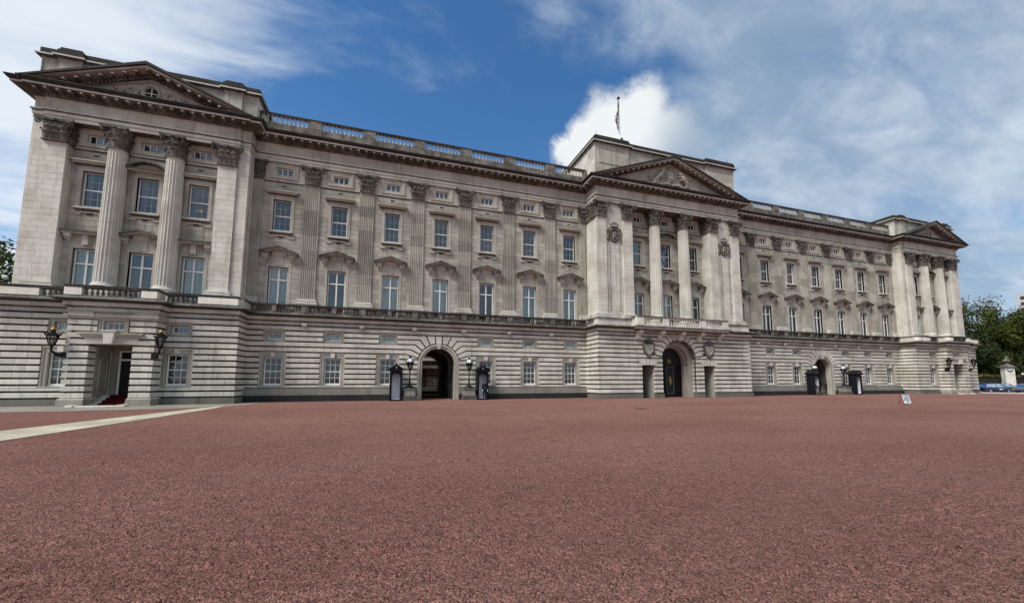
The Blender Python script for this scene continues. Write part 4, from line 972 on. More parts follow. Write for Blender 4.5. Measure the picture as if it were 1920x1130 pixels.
RP_ = lambda rng: [((rng[i]+rng[i+1])/2, 0.46) for i in range(6)]
ROOFP = [(2+4*i, 0.46) for i in range(6)]
for a, c, ps in ((-2.0, C-8.42, ROOFP), (C+8.42, mir(-2.0), [(mir(x), h) for x, h in ROOFP])):
    b = MB('grime_shade'); b.tone = 1.3; b.box(a, c, -0.55, 0.05, 20.2, 21.02); b.box(a, c, -0.62, 0.1, 20.2, 20.42, 'soot', 1.3)
    for p, h in ps: b.box(p-0.50, p+0.50, -0.60, 0.08, 20.42, 21.03)
    b.build('parapet', PAL)
balustrade('balustrade', -2.0, C-8.42, -0.40, 21.02, 21.12, 21.75, 21.88, ROOFP+[(-2.0, 0.25), (C-8.42, 0.25)], 0.305, r=0.092, tone=1.15, thick=0.13, prof=roof_prof, bmat='stone')
balustrade('balustrade', C+8.42, mir(-2.0), -0.40, 21.02, 21.12, 21.75, 21.88, [(mir(x), h) for x, h in ROOFP]+[(mir(-2.0), 0.25), (C+8.42, 0.25)], 0.305, r=0.092, tone=1.15, thick=0.13, prof=roof_prof, bmat='stone')
for xc in (LC, RC):
    near = xc is LC
    for s in (-1, 1):
        a, c = sorted((xc+s*2.15, xc+s*6.2))
        sol = sorted((xc+s*3.95, xc+s*6.2))
        balustrade('balustrade', a, c, -2.28, 6.46, 6.55, 6.98, 7.16, [((sol[0]+sol[1])/2, 1.125)], 0.25, r=0.09, mat='grime_shade', single=near, tone=1.1, piermat='pale')
        # solid return at the corner
        b = MB('pale'); b.box(xc+s*6.02, xc+s*6.38, -2.10, -0.33 if (s > 0) == near else 10, 6.46, 7.0); b.box(xc+s*5.98, xc+s*6.42, -2.02, -0.33 if (s > 0) == near else 10, 7.0, 7.16, 'grime_shade'); b.build('parapet', PAL)
        b = MB('pale'); b.box(xc+s*1.95, xc+s*2.20, -3.05, -2.46, 6.46, 7.0); b.box(xc+s*1.92, xc+s*2.24, -3.0, -2.54, 7.0, 7.16, 'grime_shade'); b.build('parapet', PAL)
    balustrade('balustrade', xc-2.22, xc+2.22, -3.25, 6.46, 6.55, 6.98, 7.16, [(xc-1.82, 0.40), (xc+1.82, 0.40)], 0.27, r=0.09, mat='grime_shade', single=near, tone=1.1, piermat='pale')
# pedestal course below the piers of the centre, with sunk panels
for s in (-1, 1):
    a, c = sorted((C+s*5.15, C+s*8.66))
    b = MB('pale'); b.box(a, c, -2.56, -2.0, 6.46, 7.06); b.box(a-0.04, c+0.04, -2.64, -1.98, 7.06, 7.18, 'grime_shade', 1.4)
    b.box(C+s*8.66-0.30 if s > 0 else C-8.66, C+8.66 if s > 0 else C-8.66+0.30, -2.0, -0.75, 6.46, 7.06); b.box(C+s*8.66-0.33, C+s*8.66+0.33, -1.98, -0.80, 7.06, 7.18, 'grime_shade', 1.4)
    for k in range(2):
        x = C+s*(5.9+1.15*k)
        for p, q, r, t_ in ((-0.5, 0.5, 6.54, 6.58), (-0.5, 0.5, 6.94, 6.98), (-0.5, -0.46, 6.58, 6.94), (0.46, 0.5, 6.58, 6.94)): b.box(x+p, x+q, -2.59, -2.56, r, t_, 'stone')
    b.build('parapet', PAL)
# centre balcony on five carved brackets
b = MB('pale'); b.tone = 0.95
b.box(C-5.25, C+5.25, -3.42, -2.42, 6.20, 6.34); b.box(C-5.35, C+5.35, -3.52, -2.40, 6.34, 6.46, 'grime_shade', 1.2); b.box(C-5.1, C+5.1, -3.30, -2.42, 6.08, 6.20, 'grime_shade', 1.2); BALC = b.build('balcony', PAL)
for x in (-4.62, -2.25, 0.05, 2.25, 4.62):
    b = MB('pale')
    F = lambda y, d, z, x=x: (C+x+d, y, z)
    prof = [(-3.25, 6.08), (-3.25, 5.92), (-3.12, 5.80), (-2.95, 5.78), (-2.85, 5.66), (-2.80, 5.45), (-2.66, 5.32), (-2.5, 5.30), (-2.5, 6.08)]
    b.prism(prof, -0.20, 0.20, F=F, cap0=True)
    b.tube([(C+x-0.23, -3.12, 5.93), (C+x+0.23, -3.12, 5.93)], 0.11, 8); b.tube([(C+x-0.23, -2.70, 5.45), (C+x+0.23, -2.70, 5.45)], 0.10, 8)
    leaf(b, (C+x, -2.66, 5.25), (0, -1, 0), (1, 0, 0), 0.5, 0.17, 0.2); b.build('bracket', BALC)
balustrade('balustrade', C-5.15, C+5.15, -3.22, 6.46, 6.56, 7.16, 7.38, [(C-4.80, 0.35), (C+4.80, 0.35), (C-2.1, 0.34), (C+2.1, 0.34)], 0.28, mat='pale', r=0.078, thick=0.16, tone=0.95)
for s in (-1, 1):
    b = MB('pale'); b.box(C+s*4.98, C+s*5.15, -3.06, -2.5, 6.46, 7.16); b.box(C+s*4.94, C+s*5.2, -3.0, -2.5, 7.16, 7.38, 'grime_shade', 1.3); b.build('parapet', PAL)
# shields over the side doors
for s in (-1, 1):
    x = C+s*3.45
    b = MB('grime_shade'); b.tone = 1.0
    sh = [(-0.50, 4.98), (-0.60, 4.90), (-0.56, 4.5), (-0.46, 4.15), (-0.22, 3.86), (0, 3.74), (0.22, 3.86), (0.46, 4.15), (0.56, 4.5), (0.60, 4.90), (0.50, 4.98), (0.2, 4.90), (0, 4.97), (-0.2, 4.90)]
    b.prism([(x+p*1.13, 4.42+(q-4.42)*1.10) for p, q in sh], -2.66, -2.4, ch=0.05); b.prism([(x+p*0.86, 4.42+(q-4.42)*0.86) for p, q in sh], -2.72, -2.6, 'stone', 0.60, ch=0.03)
    SH = b.build('shield', PAL)
    b = MB('stone')
    for q in (-1, 1):      # interlaced cipher
        b.tube([(x-0.22*q, -2.74, 4.75), (x-0.05*q, -2.76, 4.62), (x+0.16*q, -2.75, 4.40), (x+0.05*q, -2.76, 4.12), (x-0.14*q, -2.74, 4.05)], 0.035, 5)
        b.tube([(x+0.25*q, -2.74, 4.72), (x+0.28*q, -2.75, 4.40), (x+0.14*q, -2.74, 4.10)], 0.03, 5)
    b.build('cipher', SH)
    b = MB('grime_shade'); b.box(x-0.40, x+0.40, -2.72, -2.42, 5.0, 5.10)
    for q in (-1, 1): b.tube([(x+q*0.38, -2.62, 5.10), (x+q*0.42, -2.66, 5.24), (x+q*0.2, -2.68, 5.40), (x, -2.68, 5.36)], 0.04, 5)
    for k in range(5): b.lathe([(0, 0.06), (0.05, 0), (0, -0.06)], 6, (x-0.36+0.18*k, -2.66, 5.15))
    b.lathe([(0, 0.08), (0.06, 0), (0, -0.08)], 7, (x, -2.68, 5.46)); b.build('crown', SH)
# medallions on the centre piers
for s in (-1, 1):
    x = C+s*6.48; y = -2.08
    b = MB('grime_shade'); b.tone = 0.95
    pr = [(0.66, 0), (0.60, 0.10), (0.52, 0.12), (0.46, 0.05), (0.40, 0.04), (0, 0.07)]
    n = 26; rows = [b.add([(x+r*0.92*math.cos(6.2832*i/n), y-d, 15.02+r*1.08*math.sin(6.2832*i/n)) for i in range(n)]) for r, d in pr]
    for j in range(len(rows)-1):
        for i in range(n): b.face((rows[j]+i, rows[j]+(i+1) % n, rows[j+1]+(i+1) % n, rows[j+1]+i))
    ME = b.build('medallion', PAL)
    b = MB('stone'); b.tone = 0.85
    b.tube([(x-0.12, y-0.08, 14.75), (x-0.12, y-0.1, 15.28)], 0.04, 5); b.tube([(x-0.12, y-0.1, 15.25), (x+0.12, y-0.1, 15.22), (x+0.14, y-0.1, 15.05), (x-0.08, y-0.1, 15.0), (x+0.18, y-0.1, 14.75)], 0.04, 5); b.build('monogram', ME)
    b = MB('grime_shade'); b.box(x-0.36, x+0.36, y-0.14, y, 15.72, 15.84)
    for q in (-1, 1): b.tube([(x+q*0.36, y-0.08, 15.84), (x+q*0.40, y-0.1, 16.0), (x+q*0.16, y-0.12, 16.14), (x, y-0.12, 16.05)], 0.045, 5)
    b.lathe([(0, 0.09), (0.07, 0), (0, -0.09)], 7, (x, y-0.12, 16.2)); b.build('crown', ME)
    b = MB('grime_shade')
    for q in (-1, 1):
        b.tube([(x+q*0.52, y-0.05, 15.7), (x+q*0.70, y-0.08, 15.4), (x+q*0.62, y-0.08, 15.0), (x+q*0.72, y-0.06, 14.6), (x+q*0.55, y-0.05, 14.3)], [0.05, 0.09, 0.05, 0.08, 0.03], 5)
        b.tube([(x+q*0.5, y-0.04, 7.9), (x+q*0.5, y-0.06, 14.2)], 0.018, 4)
    b.build('garland', ME)

# --- porches of the end pavilions --------------------------------------------
for xc in (LC, RC):
    x0, x1, yf = xc-2.1, xc+2.1, -2.92
    PO = bpy.data.objects.new('porch', None); COL.objects.link(PO); PO.parent = PAL
    def pb(bm, name, **k): return bm.build(name, PO, **k)
    b = MB('grime_shade')  # porch backing coloured dark as groove shade
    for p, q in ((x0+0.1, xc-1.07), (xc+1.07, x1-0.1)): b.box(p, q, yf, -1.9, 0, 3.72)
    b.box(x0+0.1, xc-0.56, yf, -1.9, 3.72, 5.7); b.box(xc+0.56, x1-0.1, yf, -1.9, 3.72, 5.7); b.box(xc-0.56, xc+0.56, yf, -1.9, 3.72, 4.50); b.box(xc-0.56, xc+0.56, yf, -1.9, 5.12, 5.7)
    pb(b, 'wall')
    zs = [z for z in GZ if 0.4 < z < 5.4]
    sv = PAL
    for p, q in ((x0-0.03, xc-1.05), (xc+1.05, x1+0.03)):
        courses(Ff(yf), p, q, [z for z in zs if z < 4.1], (), **{**RUS, 'L': 0.80, 'd': 0.13})
        courses(Ff(yf), p, q, [4.009, 4.406, 4.803, 5.2], [(xc-1.32, xc+1.32, 3.9, 4.42), (xc-0.78, xc+0.78, 4.3, 5.4)], **{**RUS, 'L': 0.80, 'd': 0.13})
    courses(Ff(yf), xc-1.05, xc+1.05, [4.406, 4.803, 5.2], [(xc-0.78, xc+0.78, 4.3, 5.4)], **{**RUS, 'L': 0.8, 'd': 0.06})
    for x, F in ((x0+0.10, Fl), (x1-0.10, Fr)): courses(F(x), yf-0.125, -2.09, zs, (), **{**RUS, 'L': 0.9})
    for x, F in ((xc-1.07, Fr), (xc+1.07, Fl)): courses(F(x), yf-0.11, -2.35, [z for z in zs if z < 3.65], (), **{**RUS, 'L': 0.5, 'd': 0.03})
    b = MB('stone'); b.tone = 0.6
    for p, q in ((x0-0.12, xc-1.0), (xc+1.0, x1+0.12)): b.box(p, q, yf-0.22, -1.9, 0, 0.40); b.box(p+0.02, q-0.02, yf-0.17, -1.9, 0.40, 0.46, 'pale', 1.0)
    pb(b, 'plinth')
    b = MB('pale'); b.tone = 0.97
    b.box(xc-1.28, xc+1.28, yf-0.15, yf, 3.70, 4.06)
    b.box(xc-1.34, xc+1.34, yf-0.20, yf, 4.06, 4.20, 'stone'); b.box(xc-1.46, xc+1.46, yf-0.28, yf, 4.20, 4.30); b.box(xc-1.58, xc+1.58, yf-0.36, yf, 4.30, 4.38, 'stone'); pb(b, 'lintel')
    b = MB('pale'); b.prism([(xc-0.20, 3.68), (xc+0.20, 3.68), (xc+0.30, 4.44), (xc-0.30, 4.44)], yf-0.46, yf, ch=0.03); b.box(xc-0.36, xc+0.36, yf-0.5, yf, 4.44, 4.52); pb(b, 'keystone')
    b = MB('stone')
    b.sweep([(x0-0.02, -2.0), (x0-0.02, yf-0.13), (xc-1.0, yf-0.13), (xc-1.0, yf-0.02), (xc+1.0, yf-0.02), (xc+1.0, yf-0.13), (x1+0.02, yf-0.13), (x1+0.02, -2.0)], [(0, 5.2), (0.03, 5.24), (0.03, 5.30), (0.12, 5.36), (0.16, 5.36), (0.16, 5.44), (0.02, 5.46), (0.02, 5.62), (0.08, 5.66)]); pb(b, 'cornice')
    w_ = clone(PROTO['mz'], (xc, yf+0.22, 0), parent=PAL); w_.parent = PO
    # vestibule, niche, door and steps
    b = MB('stone'); b.tone = 0.62
    b.quad((xc-1.06, yf+0.5, 0), (xc-1.06, 0.3, 0), (xc-1.06, 0.3, 3.7), (xc-1.06, yf+0.5, 3.7)); b.quad((xc+1.06, yf+0.5, 0), (xc+1.06, 0.3, 0), (xc+1.06, 0.3, 3.7), (xc+1.06, yf+0.5, 3.7))
    b.quad((xc-1.06, yf, 3.70), (xc+1.06, yf, 3.70), (xc+1.06, 0.3, 3.70), (xc-1.06, 0.3, 3.70)); b.quad((xc-1.06, -0.85, 0), (xc+1.06, -0.85, 0), (xc+1.06, -0.85, 3.7), (xc-1.06, -0.85, 3.7))
    for q in (-1, 1):
        nx = xc+q*1.045
        A = [(-1.95, 0.95), (-1.95, 2.55)]+[(-1.6-0.35*math.cos(i*math.pi/8), 2.55+0.35*math.sin(i*math.pi/8)) for i in range(1, 8)]+[(-1.25, 2.55), (-1.25, 0.95)]
        b.tube([(nx, y, z) for y, z in A]+[(nx, -1.95, 0.95)], 0.03, 4, tone=0.85)
        b.box(nx-0.05, nx+0.05, -1.02, -0.86, 0.6, 3.4, tone=0.95)
    pb(b, 'vestibule')
    b = MB('white'); b.tone = 1
    for p, q, r, t_ in ((-0.62, -0.53, 0.60, 3.42), (0.53, 0.62, 0.60, 3.42), (-0.53, 0.53, 3.34, 3.42), (-0.53, 0.53, 2.78, 2.90)): b.box(xc+p, xc+q, -0.96, -0.86, r, t_)
    DR = pb(b, 'door_frame')
    b = MB('black'); b.box(xc-0.53, xc+0.53, -0.90, -0.855, 0.60, 2.78)
    for r, t_ in ((0.75, 1.5), (1.65, 2.6)):
        for q in (-1, 1): b.box(xc+q*0.26-0.18, xc+q*0.26+0.18, -0.915, -0.90, r, t_)
    b.build('door', DR); b = MB('dark'); b.box(xc-0.53, xc+0.53, -0.89, -0.86, 2.9, 3.34); b.build('fanlight', DR)
    for k in range(4):
        b = MB('pale'); b.tone = 0.85; b.box(xc-1.05, xc+1.05, -2.5+0.32*k, -0.85, 0.002+0.15*k, 0.15*(k+1)); pb(b, 'step')
    b = MB('pale'); b.tone = 1.15; b.box(xc-1.30, xc+1.25, -3.75, -3.42, 0, 0.07); b.box(xc-1.36, xc-1.05, -3.85, -3.35, 0, 0.11); b.box(xc+0.95, xc+1.32, -3.85, -3.35, 0, 0.11); pb(b, 'step')

# --- pediments -----------------------------------------------------------------
def pediment(xc, hw, zb, rise, yw, over, th, carve):
    PE = MB('grime_shade'); PE.tone = 0.95
    hb = hw-over*0.9
    PE.prism([(xc-hb, zb), (xc+hb, zb), (xc, zb+rise-th*0.95)], yw+0.02, yw+0.6, 'stone', 0.85); PO = PE.build('pediment', PAL)
    b = MB('grime_shade')
    def rake(y0, y1, d0, d1, mat, tone=1.0, hx=hw):
        for s in (-1, 1):
            f = lambda t, d: (xc+s*hx*(1-t), zb+rise*t-d-(rise*(hw-hx)/hw*-0))
            zz_ = lambda x: zb+rise*(1-abs(x-xc)/hw)
            xs_ = [xc+s*hx, xc]
            p = [(xs_[0], max(zb-0.12, zz_(xs_[0])-d1)), (xs_[1], zz_(xc)-d1), (xs_[1], zz_(xc)-d0), (xs_[0], max(zb-0.12, zz_(xs_[0])-d0))]
            b.prism(p if s > 0 else p[::-1], y0, y1, mat, tone)
    rake(yw-over, yw+0.5, 0.0, 0.20, 'soot', 1.2); rake(yw-over+0.10, yw+0.5, 0.20, 0.24, 'soot'); rake(yw-over+0.12, yw+0.5, 0.24, 0.37, 'pale', 0.85)
    rake(yw-0.22, yw+0.4, 0.37, th*0.80, 'grime_shade', 0.9, hw-0.5); rake(yw-0.08, yw+0.4, th*0.80, th, 'stone', 0.9, hw-0.8)
    n = int(hw*2/0.58)
    for k in range(n):
        x = xc-hw+2*hw*(k+0.5)/n; z = zb+rise*(1-abs(x-xc)/hw)
        if abs(x-xc) > hw-0.9: continue
        b.box(x-0.11, x+0.11, yw-over+0.26, yw-0.2, z-0.53, z-0.39, 'grime_shade', 1.25); b.box(x-0.08, x+0.08, yw-over+0.2, yw-over+0.26, z-0.5, z-0.41, 'pale', 0.9)
    n = int(hw*2/0.2)
    for k in range(n):
        x = xc-hw+2*hw*(k+0.5)/n; z = zb+rise*(1-abs(x-xc)/hw)
        if abs(x-xc) < hw-1.4: b.box(x-0.055, x+0.055, yw-0.3, yw-0.2, z-th*0.80, z-th*0.62, 'grime_shade', 1.2)
    b.build('raking_cornice', PO); return PO
PL_ = pediment(LC, 6.28, 20.14, 2.50, -1.57, 0.95, 0.86, 0); PR_ = pediment(RC, 6.28, 20.14, 2.50, -1.57, 0.95, 0.86, 0); PC_ = pediment(C, 9.25, 20.14, 3.35, -2.24, 0.95, 0.62, 0)
for xc, P_ in ((LC, PL_), (RC, PR_)):
    y = -1.56; zc = 20.95
    b = MB('stone'); b.tone = 0.9
    n = 28
    def ringl(rads, m=b):
        rows = [m.add([(xc+r*math.cos(6.2832*i/n), y-d, zc+r*math.sin(6.2832*i/n)) for i in range(n)]) for r, d in rads]
        for j in range(len(rows)-1):
            for i in range(n): m.face((rows[j]+i, rows[j]+(i+1) % n, rows[j+1]+(i+1) % n, rows[j+1]+i))
    ringl([(0.56, 0), (0.53, 0.16), (0.46, 0.20), (0.41, 0.14), (0.37, 0.02)]); OC = b.build('oculus', P_)
    b = MB('dark'); b.lathe([(0, 0), (0.40, 0.001)], n, (0, 0, 0)); b.v = [(xc+p[0], y-0.012, zc+p[1]) for p in b.v]; b.build('pane', OC)
    b = MB('white'); b.box(xc-0.02, xc+0.02, y-0.05, y-0.015, zc-0.38, zc+0.38); b.box(xc-0.38, xc+0.38, y-0.045, y-0.018, zc-0.02, zc+0.02); b.build('glazing_bar', OC)
    b = MB('stone'); b.tone = 0.8
    def spiral(cx, cz, r, s, turns=1.6, a0=0.0, r1=0.05):
        pts = [(cx+s*(r*(1-i/26.0))*math.cos(a0+i*turns*6.2832/22), y-0.06, cz+(r*(1-i/26.0))*math.sin(a0+i*turns*6.2832/22)) for i in range(20)]
        b.tube(pts, [r1*(1-i/30.0) for i in range(20)], 5)
    for s in (-1, 1):
        spiral(xc+s*1.05, 20.98, 0.36, s, 1.5, 2.6, 0.07); spiral(xc+s*1.85, 20.78, 0.28, s, 1.5, 2.4, 0.06); spiral(xc+s*2.50, 20.66, 0.18, s, 1.4, 2.2, 0.05)
        b.tube([(xc+s*0.6, y-0.05, 20.58), (xc+s*1.2, y-0.08, 20.54), (xc+s*1.9, y-0.07, 20.54), (xc+s*2.6, y-0.06, 20.54), (xc+s*3.2, y-0.04, 20.56)], [0.08, 0.09, 0.07, 0.06, 0.02], 5)
        for q in range(4): b.tube([(xc+s*(0.7+0.2*q), y-0.04, 20.55), (xc+s*(0.92+0.22*q), y-0.1, 21.0-0.09*q), (xc+s*(1.2+0.2*q), y-0.05, 21.12-0.13*q)], [0.05, 0.06, 0.02], 5)
    b.build('carving', P_)
# coat of arms in the centre gable
y = -2.20
b = MB('stone'); b.tone = 0.85
n = 24; pr = [(0.98, 0.0), (0.92, 0.18), (0.80, 0.22), (0.74, 0.14), (0.5, 0.24), (0, 0.28)]
rows = [b.add([(C+r*0.62*math.cos(6.2832*i/n), y-d, 21.78+r*0.68*math.sin(6.2832*i/n)) for i in range(n)]) for r, d in pr]
for j in range(len(rows)-1):
    for i in range(n): b.face((rows[j]+i, rows[j]+(i+1) % n, rows[j+1]+(i+1) % n, rows[j+1]+i))
b.box(C-0.03, C+0.03, y-0.30, y-0.2, 21.35, 22.2); b.box(C-0.4, C+0.4, y-0.29, y-0.2, 21.76, 21.81); b.build('arms_shield', PC_)
b = MB('stone'); b.tone = 0.85; b.box(C-0.30, C+0.30, y-0.24, y, 22.40, 22.47)
for q in (-1, 1): b.tube([(C+q*0.28, y-0.14, 22.47), (C+q*0.32, y-0.16, 22.57), (C+q*0.15, y-0.18, 22.66), (C, y-0.18, 22.61)], 0.04, 5)
b.lathe([(0, 0.09), (0.07, 0), (0, -0.09)], 7, (C, y-0.18, 22.70)); b.build('crown', PC_)
def beast(s, horn):
    b = MB('stone'); b.tone = 0.82; T = lambda pts, r: b.tube([(C+s*x*0.95, y-d, 20.62+(z-20.26)*0.80) for x, d, z in pts], [q*0.9 for q in r], 7)
    T([(2.25, 0.10, 20.55), (1.95, 0.2, 20.85), (1.65, 0.24, 21.25), (1.35, 0.26, 21.62), (1.22, 0.26, 21.85)], [0.20, 0.26, 0.24, 0.28, 0.18])        # rump to chest
    T([(1.22, 0.26, 21.80), (1.12, 0.28, 22.02), (1.00, 0.30, 22.06), (0.86, 0.30, 21.98)], [0.20, 0.20, 0.15, 0.08])                                   # neck, head
    T([(1.40, 0.3, 21.50), (1.05, 0.34, 21.55), (0.82, 0.30, 21.70)], [0.12, 0.08, 0.06]); T([(1.45, 0.3, 21.35), (1.10, 0.34, 21.22), (0.84, 0.30, 21.25)], [0.12, 0.08, 0.06])   # forelegs
    T([(2.05, 0.2, 20.78), (1.75, 0.3, 20.55), (1.85, 0.26, 20.38), (1.55, 0.26, 20.30)], [0.18, 0.12, 0.08, 0.06]); T([(2.2, 0.2, 20.66), (2.05, 0.3, 20.42), (2.2, 0.24, 20.32), (1.95, 0.24, 20.26)], [0.15, 0.1, 0.07, 0.05])
    T([(2.3, 0.1, 20.6), (2.65, 0.14, 20.85), (2.60, 0.16, 21.15), (2.82, 0.14, 21.22)], [0.07, 0.05, 0.06, 0.09])                                        # tail
    if horn: T([(1.02, 0.3, 22.16), (0.92, 0.3, 22.5)], [0.05, 0.015])
    else: T([(1.30, 0.28, 22.05), (1.12, 0.30, 22.18), (0.98, 0.28, 22.12)], [0.16, 0.15, 0.08])
    b.build('unicorn' if horn else 'lion', PC_, smooth=True)
beast(-1, False); beast(1, True)
b = MB('stone'); b.tone = 0.85
for s in (-1, 1):
    b.tube([(C, y-0.2, 20.72), (C+s*0.6, y-0.24, 20.82), (C+s*1.2, y-0.22, 20.66), (C+s*1.8, y-0.22, 20.78), (C+s*2.5, y-0.18, 20.66), (C+s*3.0, y-0.12, 20.82)], [0.13, 0.13, 0.12, 0.12, 0.10, 0.03], 6)
    b.tube([(C+s*0.5, y-0.15, 20.85), (C+s*0.3, y-0.28, 21.0), (C+s*0.62, y-0.22, 21.12)], [0.08, 0.1, 0.05], 5)
b.build('ribbon', PC_, smooth=True)

# --- attics and roofs ------------------------------------------------------------
def attic(xc, hw, yf, zt, blocks, dep, seam):
    pth = [(xc-hw, dep), (xc-hw, yf-0.16)]
    for a, c in blocks:
        if a > -hw+0.01: pth += [(xc+a, pth[-1][1]), (xc+a, yf-0.16)] if pth[-1][1] != yf-0.16 else []
        pth += [(xc+c, yf-0.16), (xc+c, yf)]
    pth = []
    cur = yf
    ev = []
    for a, c in blocks: ev += [(a, yf-0.16), (c, yf)]
    if blocks and abs(blocks[0][0]+hw) < 0.01: cur = yf-0.16; ev = ev[1:]
    pth = [(xc-hw, dep), (xc-hw, cur)]
    for x, ny in ev:
        if abs(x-hw) < 0.01: continue
        pth += [(xc+x, cur), (xc+x, ny)]; cur = ny
    pth += [(xc+hw, cur), (xc+hw, dep)]
    b = MB('stone'); b.tone = 0.85
    b.sweep(pth, [(0, 20.2), (0, seam-0.04), (-0.03, seam-0.03), (-0.03, seam+0.01), (0, seam+0.02), (0, zt-0.78), (0.06, zt-0.74), (0.06, zt-0.66), (0.20, zt-0.58), (0.28, zt-0.56), (0.28, zt-0.46), (0.12, zt-0.40), (0.12, zt-0.02), (0.05, zt), (-0.6, zt)], ['stone', 'grime_shade', 'grime_shade', 'grime_shade', 'stone', 'stone', 'stone', 'grime_shade', 'soot', 'pale', 'soot', 'soot', 'soot', 'soot'])
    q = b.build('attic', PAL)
    for a, c in blocks: r = MB('soot'); r.box(xc+a, xc+c, yf-0.26, yf+1.2, zt-0.001, zt+0.12); r.build('coping', q)
    r = MB('lead'); r.box(xc-hw+0.1, xc+hw-0.1, yf+0.1, dep, zt-0.3, zt-0.05); r.build('roof', q)
    # faint joints: ashlar facing
    for a, c, yy in [(-hw, hw, yf)]:
        cur_holes = [(xc+p, xc+w_, 20, 26) for p, w_ in blocks]
        courses(Ff(yy+0.01), xc+a, xc+c, [20.35+0.5*i for i in range(int((zt-0.8-20.35)/0.5)+1)]+[zt-0.8], cur_holes, L=1.2, gh=0.02, gv=0.02, d=0.012, ch=0.004, mat='stone', tone=0.86, var=0.14)
    for p, w_ in blocks: courses(Ff(yf-0.15), xc+p, xc+w_, [20.35+0.5*i for i in range(int((zt-0.8-20.35)/0.5)+1)]+[zt-0.8], (), L=1.2, gh=0.02, gv=0.02, d=0.012, ch=0.004, mat='stone', tone=0.9, var=0.14)
    for x, F in ((xc-hw, Fl), (xc+hw, Fr)): courses(F(x-0.01 if F is Fr else x+0.01), yf-0.1, min(dep, 9), [20.35+0.5*i for i in range(int((zt-0.8-20.35)/0.5)+1)]+[zt-0.8], (), L=1.2, gh=0.02, gv=0.02, d=0.012, ch=0.004, mat='pale', tone=0.95, var=0.10)
for xc in (LC, RC): attic(xc, 6.10, -1.05, 23.12, [(-5.15, -4.05), (4.05, 5.15)], 12, 21.6)
attic(C, 8.32, -1.90, 24.50, [(-8.32, -4.65), (4.65, 8.32)], 12, 21.72)
for s in (-1, 1):   # sunk panels on the corner blocks
    b = MB('stone'); b.tone = 0.95; x = C+s*6.48
    for p, q, r, t_ in ((-1.45, 1.45, 21.98, 22.04), (-1.45, 1.45, 23.42, 23.48), (-1.45, -1.39, 22.04, 23.42), (1.39, 1.45, 22.04, 23.42)): b.box(x+p, x+q, -2.11, -2.05, r, t_)
    b.build('panel_moulding', PAL)
b = MB('lead')
for a, c in ((-1.98, C-8.3), (C+8.3, mir(-1.98))): b.box(a, c, 0.05, 11, 20.6, 20.75)
b.box(LC-5.9, LC+5.9, -0.8, 12, 19.9, 20.3); b.box(RC-5.9, RC+5.9, -0.8, 12, 19.9, 20.3); b.box(C-8.3, C+8.3, -1.6, 12, 19.9, 20.3); b.build('roof', PAL)
b = MB('dark')
for z in (6.2, 19.0): b.box(LC-5.8, RC+5.8, 0.45, 10.9, z, z+0.1)
b.box(LC-5.8, RC+5.8, 0.42, 0.5, 6.3, 19.0)
for a, c in ((LC-5.8, ARX-1.5), (ARX+1.5, C-2.4), (C+2.4, ARX2-1.5), (ARX2+1.5, RC+5.8)): b.box(a, c, 0.45, 0.5, 0, 6.2)
b.build('interior', PAL)
wall('wall', Ff(11.0), LC-5.9, RC+5.9, 0, 20.6, [(ARX-1.33, ARX+1.33, 0, 4.19, 0), (ARX2-1.33, ARX2+1.33, 0, 4.19, 0)], mat='grime_shade')
# the court behind: iron screen in the arch and the range across the court
for ax in (ARX, ARX2):
    b = MB('black')
    for z in (0.35, 0.9, 1.95, 2.12): b.box(ax-1.3, ax+1.3, 10.41, 10.47, z, z+0.07)
    for k in range(19):
        x = ax-1.26+0.14*k; b.tube([(x, 10.44, 0.05), (x, 10.44, 2.2)], 0.028, 5)
    b.box(ax-1.3, ax+1.3, 10.43, 10.45, 0.05, 0.35); IG = b.build('inner_gate', PAL)
    b = MB('brass'); 
    for k in range(19): b.lathe([(0.0, 0.16), (0.035, 0.04), (0.015, 0.0)], 5, (ax-1.26+0.14*k, 10.44, 2.2))
    b.build('spear_points', IG)
    b = MB('greyin')
    for k in range(9): b.lathe([(0.0, 0.09), (0.07, 0.05), (0.07, -0.05), (0.0, -0.09)], 8, (ax-1.2+0.3*k, 10.40, 0.62))
    b.build('bosses', IG, kind='stuff')
b = MB('grime_shade'); b.tone = 0.9; b.box(-10, 2*C+10, 26, 27, 0, 15); b.box(-10, 2*C+10, 25.4, 26, 3.3, 3.7, 'grime_shade'); b.box(-10, 2*C+10, 25.5, 26, 4.4, 4.7, 'stone')
for k in range(24): b.box(-8+4*k, -6.6+4*k, 25.9, 26, 1.0, 3.0, 'dark'); b.box(-8+4*k, -6.6+4*k, 25.9, 26, 5.6, 8.2, 'dark')
b.build('court_range', PAL)
# --- now turn the blocks into parts: the 300 that show largest singly, the rest joined
STONES.sort(key=lambda t: -t[0])
for a, m_ in STONES[:300]: m_.build('stone', PAL)
acc = MB('stone')
for a, m_ in STONES[300:]: acc.join(m_)
acc.build('stonework', PAL, kind='stuff')

# ================================================================== things in front of the palace
# --- red carpet on the steps of the near porch ---
b = MB('carpet'); hw = 0.62; pts = [(-3.30, 0.012), (-2.515, 0.012)]
for k in range(4): pts += [(-2.515+0.32*k, 0.15*(k+1)+0.012), (-2.515+0.32*(k+1) if k < 3 else -0.97, 0.15*(k+1)+0.012)]
a_ = b.add([(LC-hw, y, z) for y, z in pts]); c_ = b.add([(LC+hw, y, z) for y, z in pts])
for i in range(len(pts)-1): b.face((a_+i, c_+i, c_+i+1, a_+i+1))
tag(b.build('red_carpet', off=(LC, -2.5, 0), loc=(LC, -2.5, 0)), 'dark red carpet running up the steps of the porch', 'carpet')

